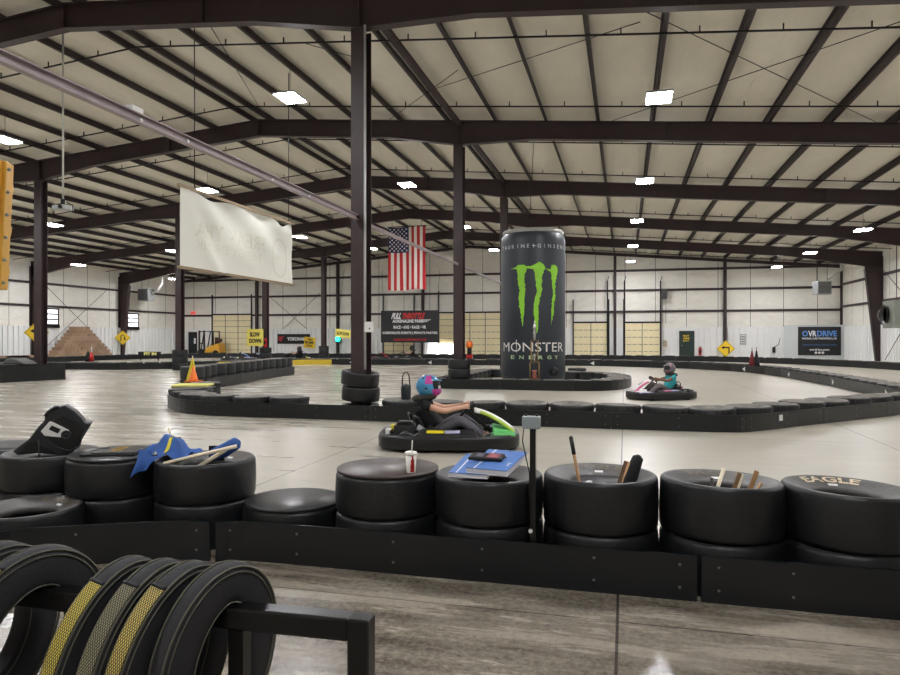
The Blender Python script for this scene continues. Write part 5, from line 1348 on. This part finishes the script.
yt0, yt1 = onX(73.5, 328, XBx).y, onX(85.5, 328, XBx).y
bx = {}
for r in range(nrow):
    t = r / (nrow - 1); a = yA + (yt0 - yA) * t; c = yB + (yt1 - yB) * t; n = max(3, round((c - a) / .62)); w = (c - a) / n
    for k in range(n):
        mi = random.randrange(3); key = (round(w, 3), mi)
        if key not in bx:
            q = MB(); q.box((0, 0, hb / 2), (.75, w - .012, hb - .006)); q.box((.376, 0, hb * .55), (.004, w * .3, .05), mi=1); o = q.build('cardboard_box', [BOXM[mi], BOXM[(mi + 1) % 3]], bevel=.008); bx[key] = o; first = True
        else: o = bx[key].copy(); COL.objects.link(o)
        o.location = (XBx + random.uniform(-.03, .03), a + w * (k + .5), r * hb)
        if r == nrow - 1: lab, gp = 'brown cardboard box in the top row of the stepped pile by the left wall', 'top row of cardboard boxes'
        elif k == 0: lab, gp = 'brown cardboard box forming a left step of the pile by the left wall', 'left step cardboard boxes'
        elif k == n - 1: lab, gp = 'brown cardboard box at the sloping right end of the pile by the left wall', 'right end cardboard boxes'
        else: lab, gp = 'brown cardboard box inside the stepped pile by the left wall', 'inner cardboard boxes'
        tag(o, lab, 'box', gp)
for k in range(5):
    q = MB(); q.box((0, 0, .22), (.7, .95, .44)); y_ = onX(3 + 5.2 * k, 352, XBx).y
    tag(q.build('cardboard_box', BOXM[k % 3], loc=(XBx, y_, 0), bevel=.01), 'brown cardboard box in the low row left of the stepped pile', 'box', 'low row of cardboard boxes')
P = onY(1, 366, 25); b = MB(); b.box((0, 0, P.z * .5 + .25), (.30, .12, 1.35)); tag(b.build('wooden_post', WOODL, loc=(P.x - .05, P.y, .0)), 'pale wooden board standing at the left picture edge behind the island', 'board') if False else None
# cones and flags on the barriers
def cone(P, h, r, m, label, name='traffic_cone', base=True):
    e = empty(name, P, label, 'cone'); b = MB(); b.lathe([(r, 0), (r * .12, h), (0, h)], 18); b.build('cone_body', m, e)
    if base: b = MB(); b.box((0, 0, .012), (r * 2.5, r * 2.5, .03)); b.build('base', m, e)
    return e
Pt = onZ(193, 385, .40)
e = empty('yellow_board', Pt, 'yellow board lying on the tires at the tip of the hairpin barrier', 'board', rot=(.03, .0, YAW)); b = MB(); b.box((0, 0, 0), (.86, .55, .04)); b.build('panel', mat('pale_yellow', (.90, .88, .45), .6, 0, .1, 5), e, bevel=.01)
b = MB(); b.box((0, 0, -.035), (.84, .5, .03)); b.build('underside', BLK, e)
SHG = mat('sheet_grey', (.36, .36, .36), .6, 0, .5, 6, .3, 20)
for k, (dx, dy, dz, r_) in enumerate(((.28, -.25, -.055, .2), (.34, -.34, -.075, -.1), (.22, -.30, -.095, .35))):
    b = MB(); b.prism([(-.44, -.2), (-.1, -.28), (.38, -.22), (.44, .1), (.2, .24), (-.38, .2)], -.012, .012)
    tag(b.build('rubber_sheet', SHG, loc=Pt + Vector((dx, dy, dz)), rot=(random.uniform(-.06, .06), random.uniform(-.06, .06), r_), bevel=.006), ['topmost', 'middle', 'lowest'][k] + ' grey rubber sheet under the yellow board at the hairpin tip', 'sheet')
P = onZ(193.5, 381.5, .425); cone(P, .40, .13, ORANGE, 'orange cone on the yellow board at the hairpin tip')
P = onZ(190, 381, .43); e = empty('yellow_pennant', P, 'yellow folded pennant standing behind the orange cone', 'flag'); b = MB(); b.add([(-.14, .02, 0), (.13, .02, .03), (.12, .02, .35), (.05, .02, .62), (-.14, .06, 0), (.13, .06, .03), (.12, .06, .35), (.05, .06, .62)], [(0, 1, 2, 3), (7, 6, 5, 4), (0, 4, 5, 1), (1, 5, 6, 2), (2, 6, 7, 3), (3, 7, 4, 0)]); b.build('cloth', YCL, e); b = MB(); b.cyl((.05, .04, 0), (.05, .04, .66), .012, n=6); b.build('stick', WOODL, e)
for px, m_, nm in ((752, mat('flag_dark_red', (.42, .09, .12), .7), 'dark red'), (756.5, mat('flag_black', (.09, .08, .10), .7), 'black')):
    P = onZ(px, 365.5, .36); e = empty('pennant', P, 'tall furled %s pennant standing on the far barrier at right' % nm, 'flag'); b = MB(); b.lathe([(0, 0), (.14, .0), (.12, .15), (.08, .35), (.03, .62), (0, .72)], 10); b.build('cloth', m_, e); b = MB(); b.cyl((0, 0, .6), (0, 0, .80), .012, n=6); b.build('tip', BLK, e)
P = onZ(91.5, 360.5, .36); P = onZ(91.5, 361.5, .36); e = empty('pennant', P, 'red and white furled pennant standing on the barrier before the box pile', 'flag'); b = MB(); b.lathe([(0, 0), (.13, 0), (.11, .2), (.06, .45), (0, .5)], 10); b.build('cloth', RED, e); b = MB(); b.cyl((0, 0, .45), (0, 0, .78), .04, .02, 8); b.build('tip', WHITE, e)
P = onZ(88, 361.5, .36); e = empty('pennant', P, 'dark furled pennant beside the red and white one', 'flag'); b = MB(); b.lathe([(0, 0), (.16, 0), (.13, .2), (.06, .45), (0, .55)], 10); b.build('cloth', BLK, e)
P = onZ(469.5, 358.6, .36); e = empty('barrier_marker', P, 'red and black marker post with orange top on the far barrier beside the second column', 'marker')
k_ = (P - EYE).length / FPX
b = MB(); b.box((0, 0, 2.3 * k_), (6.2 * k_, 4 * k_, 4.6 * k_)); b.build('base', RED, e, bevel=.05); b = MB(); b.lathe([(0, 4 * k_), (2.4 * k_, 4 * k_), (2.2 * k_, 12 * k_), (0, 12 * k_)], 14); b.build('shaft', BLK, e); b = MB(); b.lathe([(0, 11 * k_), (3.3 * k_, 11.2 * k_), (3.5 * k_, 14 * k_), (2.8 * k_, 17 * k_), (0, 18 * k_)], 14); b.build('top', ORANGE, e)
P = onZ(165, 357.5, .34); e = empty('track_sign', P, 'low black sign with yellow lettering on the far left barrier', 'sign')
P2 = onY(149.5, 353.8, 40.0); e.location = P2; b = MB(); b.box((0, 0, -.03), (1.75, .12, .36)); b.build('panel', BLK, e); b = MB(); b.text('PIT IN', lambda x, y: (x + .1, -.065, y), width=1.0, height=.2, bold=.05); b.build('lettering', mat('pale_lettering', (.92, .90, .55), .5), e, fix=False)
b = MB(); [b.box((s_ * .7, 0, -.1 - (P2.z) / 2), (.06, .06, P2.z - .2)) for s_ in (-1, 1)]; b.build('leg', BLACKM, e)

# ------------------------------------------------------------------ traffic light at the left edge
SIG = mat('signal_yellow', (.85, .64, .20), .42, 0, .2, 6, .1, 20)
P = onZ(-1, 160, 1.56 + (338 - 160) * 5.4 / FPX); k_ = 5.4 / FPX
e = empty('traffic_light', P, 'yellow traffic light housing hanging at the upper left picture edge, seen from behind', 'traffic light', rot=(0, rad(2.5), YAW + .25))
b = MB(); H3 = 43.5 * k_
for k in range(3):
    b.box((-.13, 0, -H3 * (k + .5)), (.34, .22, H3 - .015)); b.sphere((-.16, -.10, -H3 * (k + .5)), .13, 16, 10, sc=(1, .7, 1.05))
b.build('housing', SIG, e, bevel=.015)
b = MB(); b.box((.055, .03, -H3 * 1.5), (.035, .16, H3 * 3 - .02)); b.build('door_edge', SIG, e, bevel=.01)
for k in range(6):
    b = MB(); z = -H3 * (.22 + .52 * k); b.cyl((.06, -.03, z), (.10, -.03, z), .007, n=8); b.cyl((.085, -.03, z - .012), (.085, -.03, z + .012), .010, n=8); b.build('latch', GREYM, e)
for k in range(3):
    b = MB(); T = Matrix.Translation((-.13, .11, -H3 * (k + .5))) @ Matrix.Rotation(rad(-90), 4, 'X'); b.lathe([(.13, 0), (.14, .2), (.135, .2), (.125, 0)], 20, T=T); b.build('visor', SIG, e)
b = MB(); b.cyl((-.13, 0, 0), (-.13, 0, rz(P.x) - P.z), .025, n=8); b.build('hanger_pipe', BLACKM, e)

# ------------------------------------------------------------------ rack of neck collars in the foreground
ZR = .985; TB = .047
pR = onZ(372, 617, ZR); pL = onZ(20, 583.5, ZR)
yb_ = (pR.y + pL.y) / 2
PR = Vector((pR.x, pR.y, 0)); PL_ = Vector((pL.x, pL.y, 0)); dr_ = (PR - PL_).normalized(); ang = math.atan2(dr_.y, dr_.x)
e = empty('collar_rack', (PR.x, PR.y, 0), 'black square tube rack in the near left foreground, carrying neck collars', 'rack', rot=(0, 0, ang))
b = MB(); b.box((-1.1, 0, ZR - TB / 2), (2.2 - 2 * TB + .004, TB, TB)); b.build('top_rail', BLACKM, e, bevel=.005)
for x_ in (-TB / 2, -2.2 + TB / 2):
    b = MB(); b.box((x_, 0, ZR / 2), (TB, TB, ZR)); b.build('end_leg', BLACKM, e, bevel=.005)
b = MB(); b.bar((-.30, 0.0, ZR - TB), (-.36, .10, .0), .035, .035, up=(1, 0, 0)); b.build('brace_leg', BLACKM, e)
for x_ in (-TB / 2, -2.2 + TB / 2):
    b = MB(); b.box((x_, 0, TB / 2), (TB, .6, TB)); b.build('foot', BLACKM, e, bevel=.005)
COLF = mat('collar_fabric', (.15, .15, .165), .75, 0, .18, 25, .15, 120); PIPE = mat('collar_stitch', (.34, .335, .285), .7, 0, .1, 40)
def mesh_mat(name, col):
    m = D.materials.new(name); m.use_nodes = True; nt = m.node_tree; N = nt.nodes; Lk = nt.links; b = N['Principled BSDF']; b.inputs['Roughness'].default_value = .7
    uv = N.new('ShaderNodeUVMap'); sp_ = N.new('ShaderNodeSeparateXYZ'); Lk.new(uv.outputs[0], sp_.inputs[0])
    def mt(op, a, c):
        q = N.new('ShaderNodeMath'); q.operation = op
        for i, w in enumerate((a, c)):
            if isinstance(w, (int, float)): q.inputs[i].default_value = w
            elif w is not None: Lk.new(w, q.inputs[i])
        return q.outputs[0]
    a = mt('ADD', mt('MULTIPLY', sp_.outputs[0], PI * 42), mt('MULTIPLY', sp_.outputs[1], PI * 6)); c = mt('SUBTRACT', mt('MULTIPLY', sp_.outputs[0], PI * 42), mt('MULTIPLY', sp_.outputs[1], PI * 6))
    f = mt('GREATER_THAN', mt('MULTIPLY', mt('ABSOLUTE', mt('SINE', a, None), None), mt('ABSOLUTE', mt('SINE', c, None), None)), .47)
    mx = N.new('ShaderNodeMix'); mx.data_type = 'RGBA'; Lk.new(f, mx.inputs[0]); mx.inputs[6].default_value = (.02, .02, .018, 1); mx.inputs[7].default_value = col + (1,); Lk.new(mx.outputs[2], b.inputs['Base Color'])
    bp = N.new('ShaderNodeBump'); bp.inputs['Strength'].default_value = .4; bp.inputs['Distance'].default_value = .004; Lk.new(f, bp.inputs['Height']); Lk.new(bp.outputs[0], b.inputs['Normal'])
    return m
MY = mesh_mat('mesh_yellow', (.74, .60, .09)); MG = mesh_mat('mesh_olive', (.30, .28, .16)); MYD = mesh_mat('mesh_gold', (.72, .57, .14))  # MG is darkened: the shadow on that collar's rim is put into its colour
def collar(X, label, mm, yaw=0.0, lean=0.0, ry=.118, rzz=.165, hr=.045, ha=.034, dy=0.0, roll=0.0):
    # the ring hangs from the rail: its inner top rests on the rail
    base = PR + dr_ * ((X - PR.x) / dr_.x)
    e = empty('neck_collar', (base.x, base.y + dy, ZR + .002), label, 'neck collar', None, (roll, lean, ang + yaw))
    def ctr(th): return Vector((0, ry * math.cos(th), -(rzz - hr) + rzz * math.sin(th)))
    def nor(th): return Vector((0, math.cos(th) / ry, math.sin(th) / rzz)).normalized()
    n = 56; prof = []
    for k in range(20):
        t = 2 * PI * k / 20; c, s_ = math.cos(t), math.sin(t); ex = 2 / 3.6
        prof.append((hr * math.copysign(abs(c) ** ex, c), ha * math.copysign(abs(s_) ** ex, s_)))
    b = MB(); vs = []; fs = []
    for i in range(n):
        th = 2 * PI * i / n; c = ctr(th); nn = nor(th)
        for pr, px in prof: vs.append(c + nn * pr + Vector((px, 0, 0)))
    m = len(prof)
    for i in range(n):
        for k in range(m): fs.append((i * m + k, i * m + (k + 1) % m, ((i + 1) % n) * m + (k + 1) % m, ((i + 1) % n) * m + k))
    b.add(vs, fs, 0, True); b.build('pad', COLF, e)
    for pr, px in ((hr * .93, ha * .82), (hr * .93, -ha * .82), (hr * .70, ha * .99), (-hr * .80, ha * .93)):
        b = MB(); b.tube([ctr(2 * PI * i / n) + nor(2 * PI * i / n) * pr + Vector((px, 0, 0)) for i in range(n)], .0016 if pr < hr * .9 else .0026, 5, True); b.build('piping', PIPE, e)
    if mm:
        t0, t1 = rad(128), rad(262)
        def mg(u, v): th = t0 + (t1 - t0) * u; return ctr(th) + nor(th) * (hr * 1.02) + Vector(((2 * v - 1) * ha * .72, 0, 0))
        b = MB(); b.grid(mg, 30, 4); b.build('mesh_panel', mm, e)
        b = MB(); th = t0; b.tube([ctr(th) + nor(th) * (hr * 1.03) + Vector((q * ha * .8, 0, 0)) for q in (-1, -.5, 0, .5, 1)], .004, 6); b.build('edge_tape', COLF, e)
RO = -.30
collar(-.835, 'dark neck collar nearest the rack end, its flat round face in view', None, -.42, .08, .100, .165, .043, .026, roll=RO * .6)
collar(-.925, 'neck collar with gold mesh panel, behind the one at the rack end', MYD, -.28, .10, .105, .175, .040, .026, roll=RO)
collar(-.995, 'neck collar with dull olive mesh panel, between two yellow mesh collars', MG, -.22, .10, .105, .175, .040, .026, roll=RO)
collar(-1.075, 'neck collar with bright yellow mesh panel in the middle of the rack', MY, -.25, .10, .105, .18, .040, .026, roll=RO)
collar(-1.30, 'large dark neck collar near the left edge with rail showing through its hole', MY, -.45, .06, .125, .18, .045, .028, roll=RO)
collar(-1.42, 'neck collar cut off by the left picture edge', MYD, -.2, .06, roll=RO)

# ------------------------------------------------------------------ render look
sc = CTX.scene
sc.view_settings.view_transform = 'Standard'; sc.view_settings.look = 'None'; sc.view_settings.gamma = 1.0; sc.view_settings.use_curve_mapping = False
sc.view_settings.exposure = 0.0
w = D.worlds.new('world'); sc.world = w; w.use_nodes = True; w.node_tree.nodes['Background'].inputs[0].default_value = (.5, .5, .5, 1); w.node_tree.nodes['Background'].inputs[1].default_value = .05
sc.cycles.max_bounces = 10; sc.cycles.diffuse_bounces = 7; sc.cycles.glossy_bounces = 4
